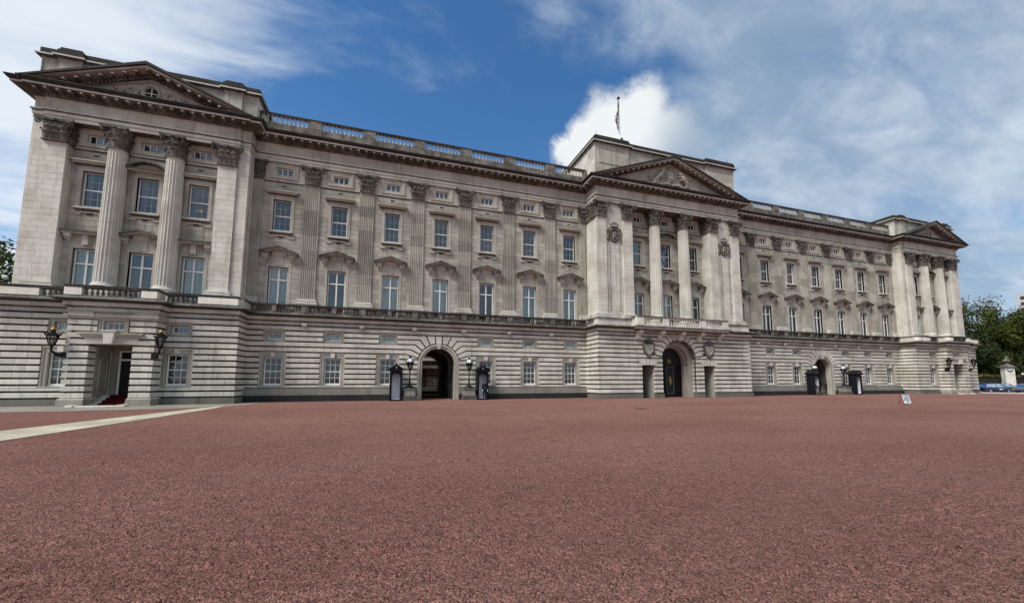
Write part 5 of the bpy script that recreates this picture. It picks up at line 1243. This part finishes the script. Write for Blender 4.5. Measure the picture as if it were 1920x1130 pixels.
# --- sentry boxes ---
def sentry_box(loc, label):
    t = thing('sentry_box', label, 'sentry box', loc, 0, 'sentry boxes beside the two archways')
    b = MB('box'); b.box(-0.46, 0.46, -0.47, 0.47, 0, 0.12); b.build('plinth', t)
    b = MB('box'); b.box(-0.42, -0.36, -0.42, 0.42, 0.12, 2.36); b.box(0.36, 0.42, -0.42, 0.42, 0.12, 2.36); b.box(-0.36, 0.36, 0.36, 0.42, 0.12, 2.36)
    A = [(-0.36, 2.36), (-0.36, 1.78)]+[(-0.30*math.cos(i*math.pi/12), 1.78+0.30*math.sin(i*math.pi/12)) for i in range(13)]+[(0.36, 1.78), (0.36, 2.36)]
    b.prism(A, -0.42, -0.36); b.box(-0.36, -0.30, -0.42, -0.36, 0.12, 1.78); b.box(0.30, 0.36, -0.42, -0.36, 0.12, 1.78)
    for s in (-1, 1): b.box(s*0.44-0.03, s*0.44+0.03, -0.46, -0.38, 0.12, 2.2); b.box(s*0.33-0.05, s*0.33+0.05, -0.50, -0.42, 2.14, 2.28)
    b.build('body', t)
    b = MB('greyin'); b.box(-0.355, 0.355, 0.33, 0.355, 0.12, 2.3); b.box(-0.355, -0.335, -0.35, 0.33, 0.12, 2.3); b.box(0.335, 0.355, -0.35, 0.33, 0.12, 2.3); b.box(-0.335, 0.335, -0.35, 0.33, 0.12, 0.15); b.build('lining', t)
    b = MB('box')
    b.box(-0.53, 0.53, -0.58, 0.50, 2.30, 2.38)
    b.prism([(-0.47, 2.38), (0.47, 2.38), (0, 2.70)], -0.50, 0.48, cap0=True)
    for s in (-1, 1): b.prism([(s*0.56, 2.36), (s*0.56, 2.43), (0, 2.80), (0, 2.71)][::s], -0.60, 0.52, cap0=True)
    b.lathe([(0.06, 2.76), (0.07, 2.84), (0, 2.88)], 6); R = b.build('roof', t)
    b = MB('board'); b.lathe([(0, 0.06), (0.05, 0.03), (0.05, -0.03), (0, -0.07)], 8, (0, -0.51, 2.53), sy=0.4); b.box(-0.035, 0.035, -0.52, -0.50, 2.585, 2.61); b.build('cipher', R)
    return t
SB = sentry_box((8.66, -1.10, 0), 'empty black sentry box left of the near archway')
clone(SB, (15.45, -1.10, 0), 0, 'black sentry box right of the near archway with a guard before it')
clone(SB, (mir(14.80), -1.05, 0), 0, 'black sentry box seen from its side, standing left of the far archway')
clone(SB, (mir(8.0), -1.05, 0), 0, 'black sentry box seen from its side, farthest right along the palace wall')

# --- lamp standards on stone pedestals ---
def lamp_standard(loc, label):
    t = thing('lamp_standard', label, 'street lamp', loc, 0, 'lamp standards flanking the archways')
    b = MB('stone'); b.tone = 0.20; b.box(-0.54, 0.54, -0.50, 0.44, 0, 0.36); b.tone = 0.55; b.box(-0.44, 0.44, -0.42, 0.44, 0.36, 0.84); b.tone = 0.35; b.box(-0.50, 0.50, -0.48, 0.44, 0.84, 0.93); b.build('pedestal', t)
    b = MB('black'); b.box(-0.40, 0.40, -0.38, 0.38, 0.93, 0.99)
    b.lathe([(0.36, 0.99), (0.34, 1.04), (0.22, 1.10), (0.16, 1.16), (0.13, 1.24), (0.085, 1.34), (0.07, 1.42), (0.10, 1.46), (0.06, 1.50), (0.05, 1.85), (0.045, 2.2), (0.08, 2.26), (0.05, 2.30), (0.07, 2.36), (0.16, 2.44), (0.15, 2.48)], 14)
    for k in range(4): b.tube([(0.2*math.cos(k*1.571+0.785), 0.2*math.sin(k*1.571+0.785), 1.0), (0.17*math.cos(k*1.571+0.785), 0.17*math.sin(k*1.571+0.785), 1.14), (0.08*math.cos(k*1.571+0.785), 0.08*math.sin(k*1.571+0.785), 1.3)], [0.06, 0.045, 0.02], 5)
    b.build('post', t, smooth=True)
    b = MB('black'); P = [(0.155, 2.48), (0.24, 2.86)]
    for k in range(6):
        a = k*math.pi/3; b.tube([(r*math.cos(a), r*math.sin(a), z) for r, z in P], 0.016, 5)
    b.lathe([(0.15, 2.46), (0.17, 2.49), (0.15, 2.51)], 6); b.lathe([(0.25, 2.85), (0.31, 2.92), (0.31, 2.98), (0.24, 3.0)], 12)
    for k in range(6): a = k*math.pi/3; b.lathe([(0, 0.1), (0.03, 0.02), (0.035, -0.02), (0, -0.05)], 5, (0.30*math.cos(a), 0.30*math.sin(a), 3.0))
    for k in range(6):
        a = k*math.pi/3; b.tube([(0.25*math.cos(a), 0.25*math.sin(a), 3.0), (0.23*math.cos(a), 0.23*math.sin(a), 3.14), (0.14*math.cos(a), 0.14*math.sin(a), 3.26), (0.06*math.cos(a), 0.06*math.sin(a), 3.30)], 0.014, 4)
    b.lathe([(0.07, 3.28), (0.11, 3.32), (0.07, 3.36), (0.09, 3.42), (0.04, 3.48), (0, 3.5)], 8); LA = b.build('lantern', t)
    g_ = MB('lampglass'); g_.lathe([(0.148, 2.49), (0.232, 2.86)], 6); g_.build('glass', LA)
    g_ = MB('board'); g_.lathe([(0.235, 3.0), (0.22, 3.12), (0.15, 3.23), (0.06, 3.29)], 12); g_.build('dome', LA, smooth=True)
    g_ = MB('board'); g_.lathe([(0, 2.5), (0.035, 2.5), (0.045, 2.66), (0.03, 2.78), (0, 2.8)], 8); g_.build('mantle', LA)
    b = MB('gold'); b.lathe([(0.02, 3.48), (0.05, 3.50), (0.05, 3.54), (0.02, 3.57), (0.0, 3.64)], 8)
    for k in range(4): b.tube([(0.03*math.cos(k*1.571), 0.03*math.sin(k*1.571), 3.52), (0.06*math.cos(k*1.571), 0.06*math.sin(k*1.571), 3.58)], [0.015, 0.006], 4)
    b.build('finial', t); return t
LS = lamp_standard((9.69, -0.98, 0), 'black lamp standard with glass lantern left of the near archway, beside the empty sentry box')
clone(LS, (14.42, -0.98, 0), 0, 'black lamp standard right of the near archway, next to the guard')
clone(LS, (mir(14.31), -0.98, 0), 0, 'black lamp standard half hidden behind the left box of the far archway')
clone(LS, (mir(9.69), -0.98, 0), 0, 'black lamp standard on stone pedestal just right of the far archway')

# --- lanterns on curved brackets by the porches ---
def wall_lantern(loc, side, label):
    t = thing('wall_lantern', label, 'wall lantern', loc, 0, 'bracket lanterns beside the porches')
    s = side
    b = MB('black'); b.box(-0.10, 0.14*1.0, -0.17, 0.17, -0.17, 0.15); b.build('mounting_box', t) if s > 0 else None
    if s < 0: b.v = [(-x, y, z) for x, y, z in b.v]; b.build('mounting_box', t)
    b = MB('black'); L = Vector((s*0.42, -0.42, 0))
    b.tube([(s*0.05, -0.08, -0.02), (s*0.16, -0.18, 0.0), (s*0.28, -0.30, 0.06), (L.x, L.y, 0.20), (L.x, L.y, 0.34), (L.x, L.y, 0.50)], [0.10, 0.08, 0.065, 0.06, 0.06, 0.08], 8); b.tube([(s*0.08, -0.1, -0.12), (s*0.26, -0.26, -0.06), (s*0.36, -0.36, 0.10)], [0.05, 0.04, 0.03], 6); b.build('arm', t, smooth=True)
    b = MB('black'); c = (L.x, L.y, 0)
    b.lathe([(0.06, 0.46), (0.14, 0.52), (0.16, 0.56), (0.13, 0.58)], 10, c)
    for k in range(8):
        a = k*math.pi/4; b.tube([(L.x+0.13*math.cos(a), L.y+0.13*math.sin(a), 0.56), (L.x+0.27*math.cos(a), L.y+0.27*math.sin(a), 1.10)], 0.018, 5)
        b.tube([(L.x+0.30*math.cos(a), L.y+0.30*math.sin(a), 1.12), (L.x+0.34*math.cos(a), L.y+0.34*math.sin(a), 1.22), (L.x+0.44*math.cos(a), L.y+0.44*math.sin(a), 1.34)], [0.028, 0.022, 0.008], 5)
    b.lathe([(0.28, 1.08), (0.34, 1.10), (0.34, 1.16), (0.24, 1.19), (0.10, 1.24), (0.12, 1.32), (0.10, 1.40), (0.0, 1.42)], 12, c); LA = b.build('lantern', t)
    g_ = MB('lampglass'); g_.lathe([(0.125, 0.58), (0.262, 1.09)], 8, c); g_.build('glass', LA)
    b = MB('gold'); b.lathe([(0.09, 1.40), (0.12, 1.46), (0.09, 1.52), (0.03, 1.55), (0.0, 1.62)], 9, c); b.build('finial', t); return t
WL = wall_lantern((LC-2.12, -2.92, 3.02), -1, 'black bracket lantern with gilt finial on the left corner of the near porch')
WR = wall_lantern((LC+2.12, -2.92, 3.05), 1, 'black bracket lantern on the right corner of the near porch, over the carpeted steps')
clone(WL, (RC-2.12, -2.92, 3.02), 0, 'black bracket lantern on the left corner of the far porch')
clone(WR, (RC+2.12, -2.92, 3.02), 0, 'black bracket lantern on the outer corner of the far porch, by the trees')

# --- guards ---
def guard(loc, rz, label, stride=0.0):
    t = thing('person', label, 'person', loc, rz, 'guards by the sentry boxes')
    H = 1.58/1.75                                   # figure laid out at 1.75 m
    def skin(name, pts, edges, rad, mat, lev=2, root=0):
        me = bpy.data.meshes.new(name); me.from_pydata([tuple(c*H*K for c in p) for p in pts], edges, [])
        o = bpy.data.objects.new(name, me); COL.objects.link(o); o.parent = t
        md = o.modifiers.new('skin', 'SKIN'); md.use_smooth_shade = True
        for i, r in enumerate(rad):
            sv = me.skin_vertices[0].data[i]; rr = r if isinstance(r, tuple) else (r, r); sv.radius = (rr[0]*H*K, rr[1]*H*K); sv.use_root = (i == root)
        o.modifiers.new('sub', 'SUBSURF').levels = lev; o.modifiers['sub'].render_levels = lev
        me.materials.append(M[mat]); return o
    P = [(0, 0, 0.95), (0, 0.01, 1.12), (0, 0.0, 1.30), (0, 0.01, 1.43), (0, 0.0, 1.50), (0, -0.01, 1.56)]
    R = [(0.155, 0.11), (0.145, 0.105), (0.175, 0.12), (0.13, 0.10), (0.058, 0.058), (0.055, 0.055)]
    E = [(0, 1), (1, 2), (2, 3), (3, 4), (4, 5)]
    for s in (-1, 1):
        n = len(P); f = stride*s
        P += [(s*0.19, 0.01, 1.40), (s*0.235, 0.02, 1.14), (s*0.235, -0.05, 0.93)]; R += [0.068, 0.052, 0.042]; E += [(3, n), (n, n+1), (n+1, n+2)]
        P += [(s*0.09, 0, 0.88), (s*0.10, -0.01-f*0.4, 0.50), (s*0.11, 0.01-f, 0.10), (s*0.12, -0.02-f, 0.045), (s*0.15, -0.17-f, 0.035)]; R += [0.10, 0.070, 0.055, 0.050, 0.040]; E += [(0, n+3), (n+3, n+4), (n+4, n+5), (n+5, n+6), (n+6, n+7)]
    body = skin('body', P, E, R, 'uniform')
    # head with face, ears and cap
    b = MB('skin'); hz = 1.64
    b.lathe([(0, -0.125), (0.045, -0.118), (0.062, -0.085), (0.074, -0.03), (0.079, 0.02), (0.074, 0.07), (0.05, 0.105), (0, 0.118)], 14, (0, -0.01, hz), sy=1.18)
    b.lathe([(0.05, -0.2), (0.052, -0.06)], 10, (0, 0.005, hz))
    b.tube([(0, -0.095, hz+0.02), (0, -0.122, hz-0.02), (0, -0.10, hz-0.03)], [0.010, 0.016, 0.012], 6)
    for s in (-1, 1): b.lathe([(0, 0.03), (0.016, 0), (0, -0.03)], 6, (s*0.078, 0.005, hz-0.005))
    b.v = [tuple(c*H for c in v) for v in b.v]; HE = b.build('head', t, smooth=True)
    b = MB('ink')
    for s in (-1, 1): b.lathe([(0, 0.008), (0.010, 0), (0, -0.008)], 6, (s*0.03, -0.092, hz+0.012))
    b.box(-0.024, 0.024, -0.100, -0.094, hz-0.063, hz-0.055); b.v = [tuple(c*H for c in v) for v in b.v]; b.build('eyes_and_mouth', HE)
    b = MB('uniform'); b.lathe([(0.088, 0.035), (0.092, 0.075), (0.112, 0.115), (0.108, 0.135), (0, 0.145)], 16, (0, -0.01, hz), sy=1.15)
    b.box(-0.055, 0.055, -0.165, -0.09, hz+0.035, hz+0.045); b.v = [tuple(c*H for c in v) for v in b.v]; b.build('cap', t, smooth=False)
    b = MB('belt'); b.lathe([(0.168, -0.025), (0.170, 0.025)], 20, (0, 0.0, 1.06), sy=0.76); b.box(-0.03, 0.03, -0.145, -0.125, 1.03, 1.09, 'gold'); b.v = [tuple(c*H for c in v) for v in b.v]; b.build('belt', t)
    for s in (-1, 1):      # gloved hand: palm, four bent fingers of unequal length, thumb off the side
        w0 = Vector((s*0.235, -0.055, 0.925)); hp = [w0, w0+Vector((0, -0.012, -0.045)), w0+Vector((0, -0.02, -0.085))]; he = [(0, 1), (1, 2)]; hr = [0.028, (0.040, 0.022), (0.040, 0.020)]
        for k, l in enumerate((0.068, 0.078, 0.073, 0.058)):
            y = -0.030+0.019*k; n = len(hp); q = w0+Vector((0, y-0.008, -0.095)); hp += [q, q+Vector((-s*0.008, -0.004, -l*0.5)), q+Vector((-s*0.030, -0.004, -l*0.85))]; he += [(2, n), (n, n+1), (n+1, n+2)]; hr += [0.0095, 0.009, 0.008]
        n = len(hp); hp += [w0+Vector((0, -0.045, -0.06)), w0+Vector((-s*0.01, -0.062, -0.095))]; he += [(1, n), (n, n+1)]; hr += [0.012, 0.009]
        skin('hand', [tuple(v) for v in hp], he, hr, 'glove', 1)
    return t
guard((15.55, -1.80, 0), R_(8), 'guard in black uniform and cap standing before the box right of the near archway')
guard((mir(13.95), -1.80, 0), R_(50), 'guard in black uniform standing in front of the far archway', 0.06)

# --- flagpole and limp flag, roof fittings ---
t = thing('flagpole', 'tall white flagpole rising behind the attic of the central pediment', 'flagpole', (C, 6.3, 24.2))
b = MB('white'); b.lathe([(0.16, 0), (0.15, 1), (0.12, 6), (0.085, 12.0), (0.0, 12.0)], 12); b.build('pole', t, smooth=True)
b = MB('black'); b.lathe([(0.0, 11.95), (0.16, 12.02), (0.21, 12.14), (0.16, 12.26), (0.06, 12.32), (0.0, 12.5)], 10); b.build('finial', t, smooth=True)
t = thing('flag', 'limp dark flag with pale folds hanging against the roof flagpole', 'flag', (C-0.12, 6.12, 31.9))
b = MB('flagwhite'); n = 30; rows = []
for i in range(n+1):
    f = i/n; z = 4.0*(1-f); w_ = 0.10+0.07*math.sin(f*3.0)+(0.20*max(0, 1-abs(f-0.66)/0.26)); cx = -0.10-(0.34*max(0, 1-abs(f-0.70)/0.40)); v = []
    for k in range(9):
        u = k/8; v.append((cx-w_*0.5+w_*u+0.03*math.sin(9*f+k), -0.06+0.10*math.sin(u*9.5+f*4), z+0.12*math.sin(u*3.1)))
    rows.append(b.add(v))
for i in range(n):
    for k in range(8):
        f = i/n
        m_ = 'flagblue' if (math.sin(i*0.9+k*1.3)+(0.75-f*1.9)) > 0 and f < 0.78 else ('flagred' if (i+2*k) % 5 == 0 else 'flagwhite')
        b.face((rows[i]+k, rows[i]+k+1, rows[i+1]+k+1, rows[i+1]+k), m_)
b.build('cloth', t, smooth=True)
t = thing('roof_camera', 'small black camera on a post on the central attic beside the flagpole', 'camera', (29.25, -1.5, 24.62))
b = MB('black'); b.tube([(0, 0, 0), (0, 0, 0.42)], 0.035, 6); b.build('post', t); b = MB('black'); b.lathe([(0, 0.14), (0.10, 0.10), (0.12, 0), (0.09, -0.1), (0, -0.12)], 8, (0, 0, 0.55)); b.build('housing', t)
def rod(loc, label):
    t = thing('lightning_rod', label, 'lightning rod', loc, 0, 'lightning rods on the central attic'); b = MB('black'); b.tube([(0, 0, 0), (0, 0, 0.75)], [0.02, 0.008], 5); b.build('spike', t)
    b = MB('black'); b.lathe([(0.06, 0), (0.05, 0.05), (0.02, 0.07)], 8); b.build('foot', t); return t
r_ = rod((26.2, -1.85, 24.62), 'thin lightning rod at the left end of the central attic'); clone(r_, (42.1, -1.85, 24.62), 0, 'thin lightning rod at the right end of the central attic')

# --- folding sign ---
t = thing('folding_sign', 'white folding sign with dark lines of text standing alone on the gravel', 'sign', (41.74, -15.25, 0))
b = MB('board'); A = Matrix.Rotation(math.atan2(0.14, 0.66), 4, 'X')
def lean(m, o=(0, -0.15, 0.03)):
    m.v = [tuple(A.inverted() @ Vector(v)+Vector(o)) for v in m.v]; return m
b.box(-0.40, 0.40, -0.012, 0.012, 0.05, 0.69); PB = lean(b).build('panel', t)
b = MB('ink')
for r, z, h in (([(-0.30, -0.19), (-0.06, 0.10), (0.13, 0.28)], 0.56, 0.075), ([(-0.26, -0.10), (-0.075, 0.02), (0.04, 0.28)], 0.41, 0.075), ([(-0.28, -0.04), (-0.015, 0.16), (0.18, 0.30)], 0.27, 0.075), ([(-0.10, 0.02), (0.045, 0.22)], 0.13, 0.065)):
    for p, q in r: b.box(p, q, -0.016, -0.0125, z, z+h)
lean(b).build('lettering', PB)
b = MB('brown')
for s in (-1, 1): b.box(s*0.40-0.025, s*0.40+0.025, -0.02, 0.02, 0.0, 0.70)
b.box(-0.38, 0.38, -0.02, 0.02, 0.69, 0.72); lean(b, (0, -0.15, 0.0)).build('front_frame', t)
b = MB('brown')
for s in (-1, 1): b.tube([(s*0.40, 0.02, 0.68), (s*0.40, 0.17, 0.0)], 0.024, 5)
b.tube([(-0.40, 0.12, 0.22), (0.40, 0.12, 0.22)], 0.015, 5); b.build('rear_frame', t)

# --- drain cover ---
b = MB('soot'); b.box(-0.30, 0.30, -0.30, 0.30, 0.0, 0.015); o = b.build('drain_cover', loc=(21.75, -13.6, 0)); tag(o, 'dark iron drain cover set in the gravel in front of the central arch', 'drain cover')

# --- cars ---
def car(loc, rz, paint, label, kind='hatch'):
    t = thing('parked_car', label, 'car', loc, rz, 'cars beyond the far corner of the palace')
    def loft(m, st, mat, tone=1.0):
        rows = [m.add(s_) for s_ in st]; n = len(st[0])
        for j in range(len(rows)-1):
            for i in range(n): m.face((rows[j]+i, rows[j]+(i+1) % n, rows[j+1]+(i+1) % n, rows[j+1]+i), mat, tone)
        m.face([rows[0]+i for i in range(n)][::-1], mat, tone); m.face([rows[-1]+i for i in range(n)], mat, tone)
    b = MB(paint); st = []
    for x, zb, zt, w_ in ((-1.96, 0.38, 0.62, 0.62), (-1.92, 0.26, 0.78, 0.74), (-1.6, 0.20, 0.84, 0.80), (-0.6, 0.17, 0.83, 0.82), (0.5, 0.17, 0.81, 0.82), (1.2, 0.18, 0.76, 0.80), (1.75, 0.22, 0.66, 0.76), (1.93, 0.28, 0.56, 0.66), (1.98, 0.34, 0.48, 0.55)):
        st.append([(x, -w_*0.92, zb), (x, -w_, zb+(zt-zb)*0.45), (x, -w_*0.94, zt-0.03), (x, -w_*0.80, zt), (x, w_*0.80, zt), (x, w_*0.94, zt-0.03), (x, w_, zb+(zt-zb)*0.45), (x, w_*0.92, zb)])
    loft(b, st, paint); BO = b.build('body', t, smooth=False)
    b = MB('carglass'); loft(b, [[(x, -w_, 0.80), (x+dx, -wt, zt), (x+dx, wt, zt), (x, w_, 0.80)] for x, dx, w_, wt, zt in ((-1.80, 0.30, 0.70, 0.56, 1.14), (-1.2, 0.05, 0.76, 0.60, 1.22), (0.0, 0, 0.77, 0.61, 1.24), (0.55, -0.15, 0.76, 0.60, 1.20), (1.15, -0.62, 0.72, 0.56, 1.16))], 'carglass'); b.build('windows', t)
    b = MB(paint); loft(b, [[(x, -w_, z), (x, -w_*0.8, z+0.05), (x, w_*0.8, z+0.05), (x, w_, z)] for x, w_, z in ((-1.52, 0.56, 1.13), (-1.1, 0.61, 1.22), (0, 0.62, 1.245), (0.42, 0.60, 1.20))], paint)
    for s in (-1, 1):
        b.tube([(1.16, s*0.72, 0.80), (0.42, s*0.60, 1.20)], 0.035, 4); b.tube([(-0.35, s*0.775, 0.80), (-0.30, s*0.62, 1.22)], 0.035, 4); b.tube([(-1.82, s*0.71, 0.80), (-1.50, s*0.57, 1.14)], 0.05, 4)
    b.build('roof', t)
    for x in (-1.25, 1.22):
        for s in (-1, 1):
            b = MB('tyre'); F = lambda p: (x+p[0], s*0.72+p[2], 0.30+p[1]); m = MB('tyre'); m.lathe([(0.18, -0.09), (0.28, -0.09), (0.30, -0.05), (0.30, 0.05), (0.28, 0.09), (0.18, 0.09)], 18); m.v = [F(p) for p in m.v]; WH = m.build('wheel', t)
            m = MB('chrome'); m.lathe([(0.0, 0.08*s), (0.18, 0.07*s), (0.18, -0.05)], 12); m.v = [F(p) for p in m.v]; m.build('rim', WH)
    for s in (-1, 1):
        b = MB('board'); b.box(1.82, 1.95, s*0.56-0.13, s*0.56+0.13, 0.50, 0.60); b.build('headlight', t)
        b = MB('flagred'); b.box(-1.96, -1.86, s*0.62-0.09, s*0.62+0.09, 0.62, 0.74); b.build('tail_light', t)
    b = MB('carblack'); b.box(1.94, 2.0, -0.5, 0.5, 0.24, 0.36); b.box(-1.99, -1.93, -0.6, 0.6, 0.28, 0.38); b.build('bumper', t)
    b = MB('board'); b.box(-0.12+0.0, 0.36, -0.835, -0.82, 0.46, 0.60) if kind == 'hatch' else b.box(-0.1, 0.1, -0.83, -0.82, 0.5, 0.52); b.build('door_badge', t)
    return t
car((86.4, -1.75, 0), R_(-17), 'blue', 'dark blue car parked just past the far corner of the palace')
car((91.5, -0.6, 0), R_(-17), 'carblack', 'black car parked in front of the stone gate pier', 'saloon')
car((91.6, -3.5, 0), R_(-17), 'silver', 'silver car cut off by the right edge of the view', 'saloon')

# --- stone gate pier with urn ---
t = thing('gate_pier', 'pale stone gate pier topped by a dark urn behind the parked cars', 'gate pier', (122.9, 10.4, 0), R_(-40))
b = MB('pale'); b.tone = 1.05; b.box(-0.66, 0.66, -0.60, 0.60, 0, 4.15); b.box(-0.74, 0.74, -0.68, 0.68, 0, 0.5, None, 0.9); PI = b.build('pier', t)
b = MB('grime_shade')
b.tube([(-0.45, -0.62, 3.8), (-0.2, -0.66, 3.55), (0.2, -0.66, 3.55), (0.45, -0.62, 3.8)], [0.05, 0.11, 0.11, 0.05], 6); b.build('garland', PI)
b = MB('grime_shade'); b.tone = 0.9; b.box(-0.86, 0.86, -0.80, 0.80, 4.15, 4.35); b.lathe([(1.15, 4.35), (1.0, 4.5), (0.5, 4.75), (0.3, 4.95), (0.22, 5.05)], 4, a0=math.pi/4, a1=math.pi*2.25); b.build('cap', t)
b = MB('grime_shade'); b.tone = 1.1; b.lathe([(0.18, 5.0), (0.15, 5.15), (0.36, 5.25), (0.58, 5.4), (0.54, 5.6), (0.38, 5.72), (0.24, 5.85), (0.17, 5.95), (0.25, 6.1), (0.18, 6.25), (0.09, 6.35), (0.07, 6.45), (0.0, 6.6)], 14)
for k in range(6): a = k*math.pi/3; b.lathe([(0, 0.14), (0.12, 0), (0, -0.16)], 6, (0.52*math.cos(a), 0.52*math.sin(a), 5.5))
b.build('urn', t, smooth=True)

# --- garden wall, trees, distant tower ---
def wl(x): return (77.5-0.303*(x-8.0))/0.953-32.7
t = thing('garden_wall', 'long dark wall with yellowish ivy along its top behind the parked cars', 'wall', (120, wl(120), 0), math.atan2(-0.303, 0.953))
b = MB('soot'); b.tone = 0.6; b.box(-26, 45, -0.2, 0.2, 0, 2.4)
for k in range(24): b.box(-25.5+3*k, -25.1+3*k, -0.32, -0.2, 0, 2.4)
b.box(-26, 45, -0.3, 0.3, 2.38, 2.52); b.build('brickwork', t)
b = MB('hedge')
rr = random.Random(3)
for i in range(5200):
    x = rr.uniform(-26, 45); y = rr.uniform(-0.45, 0.35); z = 2.40+rr.random()**1.6*0.42; s = rr.uniform(0.06, 0.13)
    d = Vector((rr.gauss(0, 1), rr.gauss(0, 1), rr.gauss(0, 1))).normalized(); u = d.orthogonal().normalized(); v = d.cross(u)
    n_ = b.add([Vector((x, y, z))+(u*p+v*q)*s for p, q in ((-1, -1), (1, -1), (1, 1), (-1, 1))]); b.face(range(n_, n_+4), None, rr.random())
b.build('ivy', t, kind='stuff')
for k, x in enumerate((-4.8, 8.5)):
    t2 = thing('wall_lamp', 'small white globe lamp on the garden wall, %s' % ('left of the gate pier' if k == 0 else 'right of the gate pier'), 'lamp', (120+x*0.953, wl(120+x*0.953), 2.52), 0, 'globe lamps on the garden wall')
    b = MB('black'); b.tube([(0, 0, 0), (0, 0, 0.3)], 0.05, 6); b.build('post', t2); b = MB('board'); b.lathe([(0, 0.2), (0.15, 0.14), (0.2, 0), (0.15, -0.14), (0, -0.2)], 10, (0, 0, 0.48)); b.build('globe', t2, smooth=True)
def tree(loc, h, r, label, seed, leafm='leaf', base=0.22, n=19000, size=0.24, group='trees beyond the palace'):
    rr = random.Random(seed); t = thing('broadleaf_tree', label, 'tree', loc, 0, group)
    b = MB('bark'); top = h*0.55
    b.tube([(0, 0, 0), (0.1, 0, h*0.15), (0.0, 0.15, h*0.35), (0.2, 0.1, top)], [h*0.028, h*0.022, h*0.017, h*0.008], 8)
    limbs = []
    for k in range(9):
        a = rr.uniform(0, 6.28); z0 = h*rr.uniform(0.2, 0.5); e = Vector((math.cos(a)*r*rr.uniform(0.5, 0.85), math.sin(a)*r*rr.uniform(0.5, 0.85), h*rr.uniform(0.45, 0.88)))
        b.tube([(0, 0, z0), e*0.45+Vector((0, 0, z0*0.5)), e], [h*0.011, h*0.007, h*0.002], 5); limbs.append(e)
    b.build('trunk', t)
    c = MB(leafm); cl = []
    for k in range(70):
        for _ in range(30):
            p = Vector((rr.uniform(-1, 1), rr.uniform(-1, 1), rr.uniform(-1, 1)))
            if p.length < 1: break
        q = Vector((p.x*r*0.86, p.y*r*0.86, h*(0.5+base)/1.0*0.5+0.0)); zc = h*(base+(1-base)*0.5); q = Vector((p.x*r*0.85, p.y*r*0.85, zc+p.z*h*(1-base)*0.44))
        cl.append((q, r*rr.uniform(0.18, 0.36), rr.uniform(-0.22, 0.22)))
    for i in range(n):
        q, cr, tn = cl[rr.randrange(len(cl))]
        d = Vector((rr.gauss(0, 1), rr.gauss(0, 1), rr.gauss(0, 1))).normalized(); p = q+d*cr*(0.25+0.80*rr.random()**0.7)
        m_ = (d+Vector((rr.gauss(0, .6), rr.gauss(0, .6), 0.5+rr.gauss(0, .6)))).normalized(); u = m_.orthogonal().normalized(); v = m_.cross(u); s = size*rr.uniform(0.6, 1.3)
        n_ = c.add([p+u*s, p+v*s*0.55, p-u*s, p-v*s*0.55]); c.face(range(n_, n_+4), None, min(1, max(0, 0.42+tn+rr.gauss(0, 0.16)+d.z*0.0)))
    c.build('crown', t); return t
tree((135, 19.5, 0), 21.5, 8.0, 'tall bushy green tree rising beside the far end of the palace', 11)
tree((138.5, 13.2, 0), 17.6, 6.2, 'middle green tree with a ragged top, right of the tallest one', 12)
tree((143, 8.6, 0), 15.2, 6.4, 'lower yellowish green tree at the right edge below the tower block', 13)
tree((152, 18, 0), 19.0, 8.5, 'dark tree standing back between the taller ones', 14, 'leaf2')
tree((127.5, 17.2, 0), 12.0, 5.8, 'dark low tree close behind the garden wall by the palace corner', 15, 'leaf2', 0.08)
tree((134.5, 12.6, 0), 9.5, 5.6, 'dark low tree behind the gate pier', 16, 'leaf2', 0.05)
tree((146, 2.5, 0), 11.5, 6.4, 'dark low tree behind the wall at the right edge', 17, 'leaf2', 0.05)
tree((-36, 27.5, 0), 19.4, 6.6, 'green tree just showing past the left end of the palace', 18, 'leaf', 0.1, 12000, 0.28)
t = thing('tower_block', 'pale distant tower block with rows of dark windows above the trees', 'tower block', (407, 100, 0), R_(15))
b = MB('tower'); b.box(-9, 9, -8, 8, 0, 58); b.box(-5, 5, -4, 4, 58, 61); b.build('walls', t)
wm = None
for i in range(14):
    for k in range(5):
        if wm is None: m_ = MB('ink'); m_.box(-1.1, 1.1, -0.15, 0.05, 0, 2.0); wm = m_.build('window', t); q = wm
        else: q = wm.copy(); COL.objects.link(q); q.parent = t
        q.location = Vector((-7+3.5*k, -8.0, 56-3.8*i-2))*K
for i in range(14):
    for yy in (-5.2, -1.7, 1.8, 5.3): q = wm.copy(); COL.objects.link(q); q.parent = t; q.location = Vector((-9.0, yy, 56-3.8*i-2))*K; q.rotation_euler = (0, 0, -math.pi/2)
# --- star-shaped reflection, built solid, in a third-storey window of the near pavilion
t = thing('window_reflection', 'small pale star standing in for a reflection behind the upper right window of the near pavilion', 'window_reflection', (LC+2.9+0.08, -0.70, 13.42))
b = MB('brass'); b.tube([(0, 0, 0), (0, 0, 1.7)], 0.012, 4); b.lathe([(0, 0.1), (0.06, 0.05), (0.05, -0.05), (0, -0.1)], 8); b.build('stem', t)
for k in range(5):
    a = R_(72*k); m_ = MB('brass'); m_.tube([(0, 0, 0.05), (0.12*math.cos(a), 0.05*math.sin(a), 0.10), (0.20*math.cos(a), 0.05*math.sin(a), -0.02), (0.24*math.cos(a), 0.05*math.sin(a), -0.12)], [0.03, 0.03, 0.03, 0.035], 5); m_.build('arm', t)
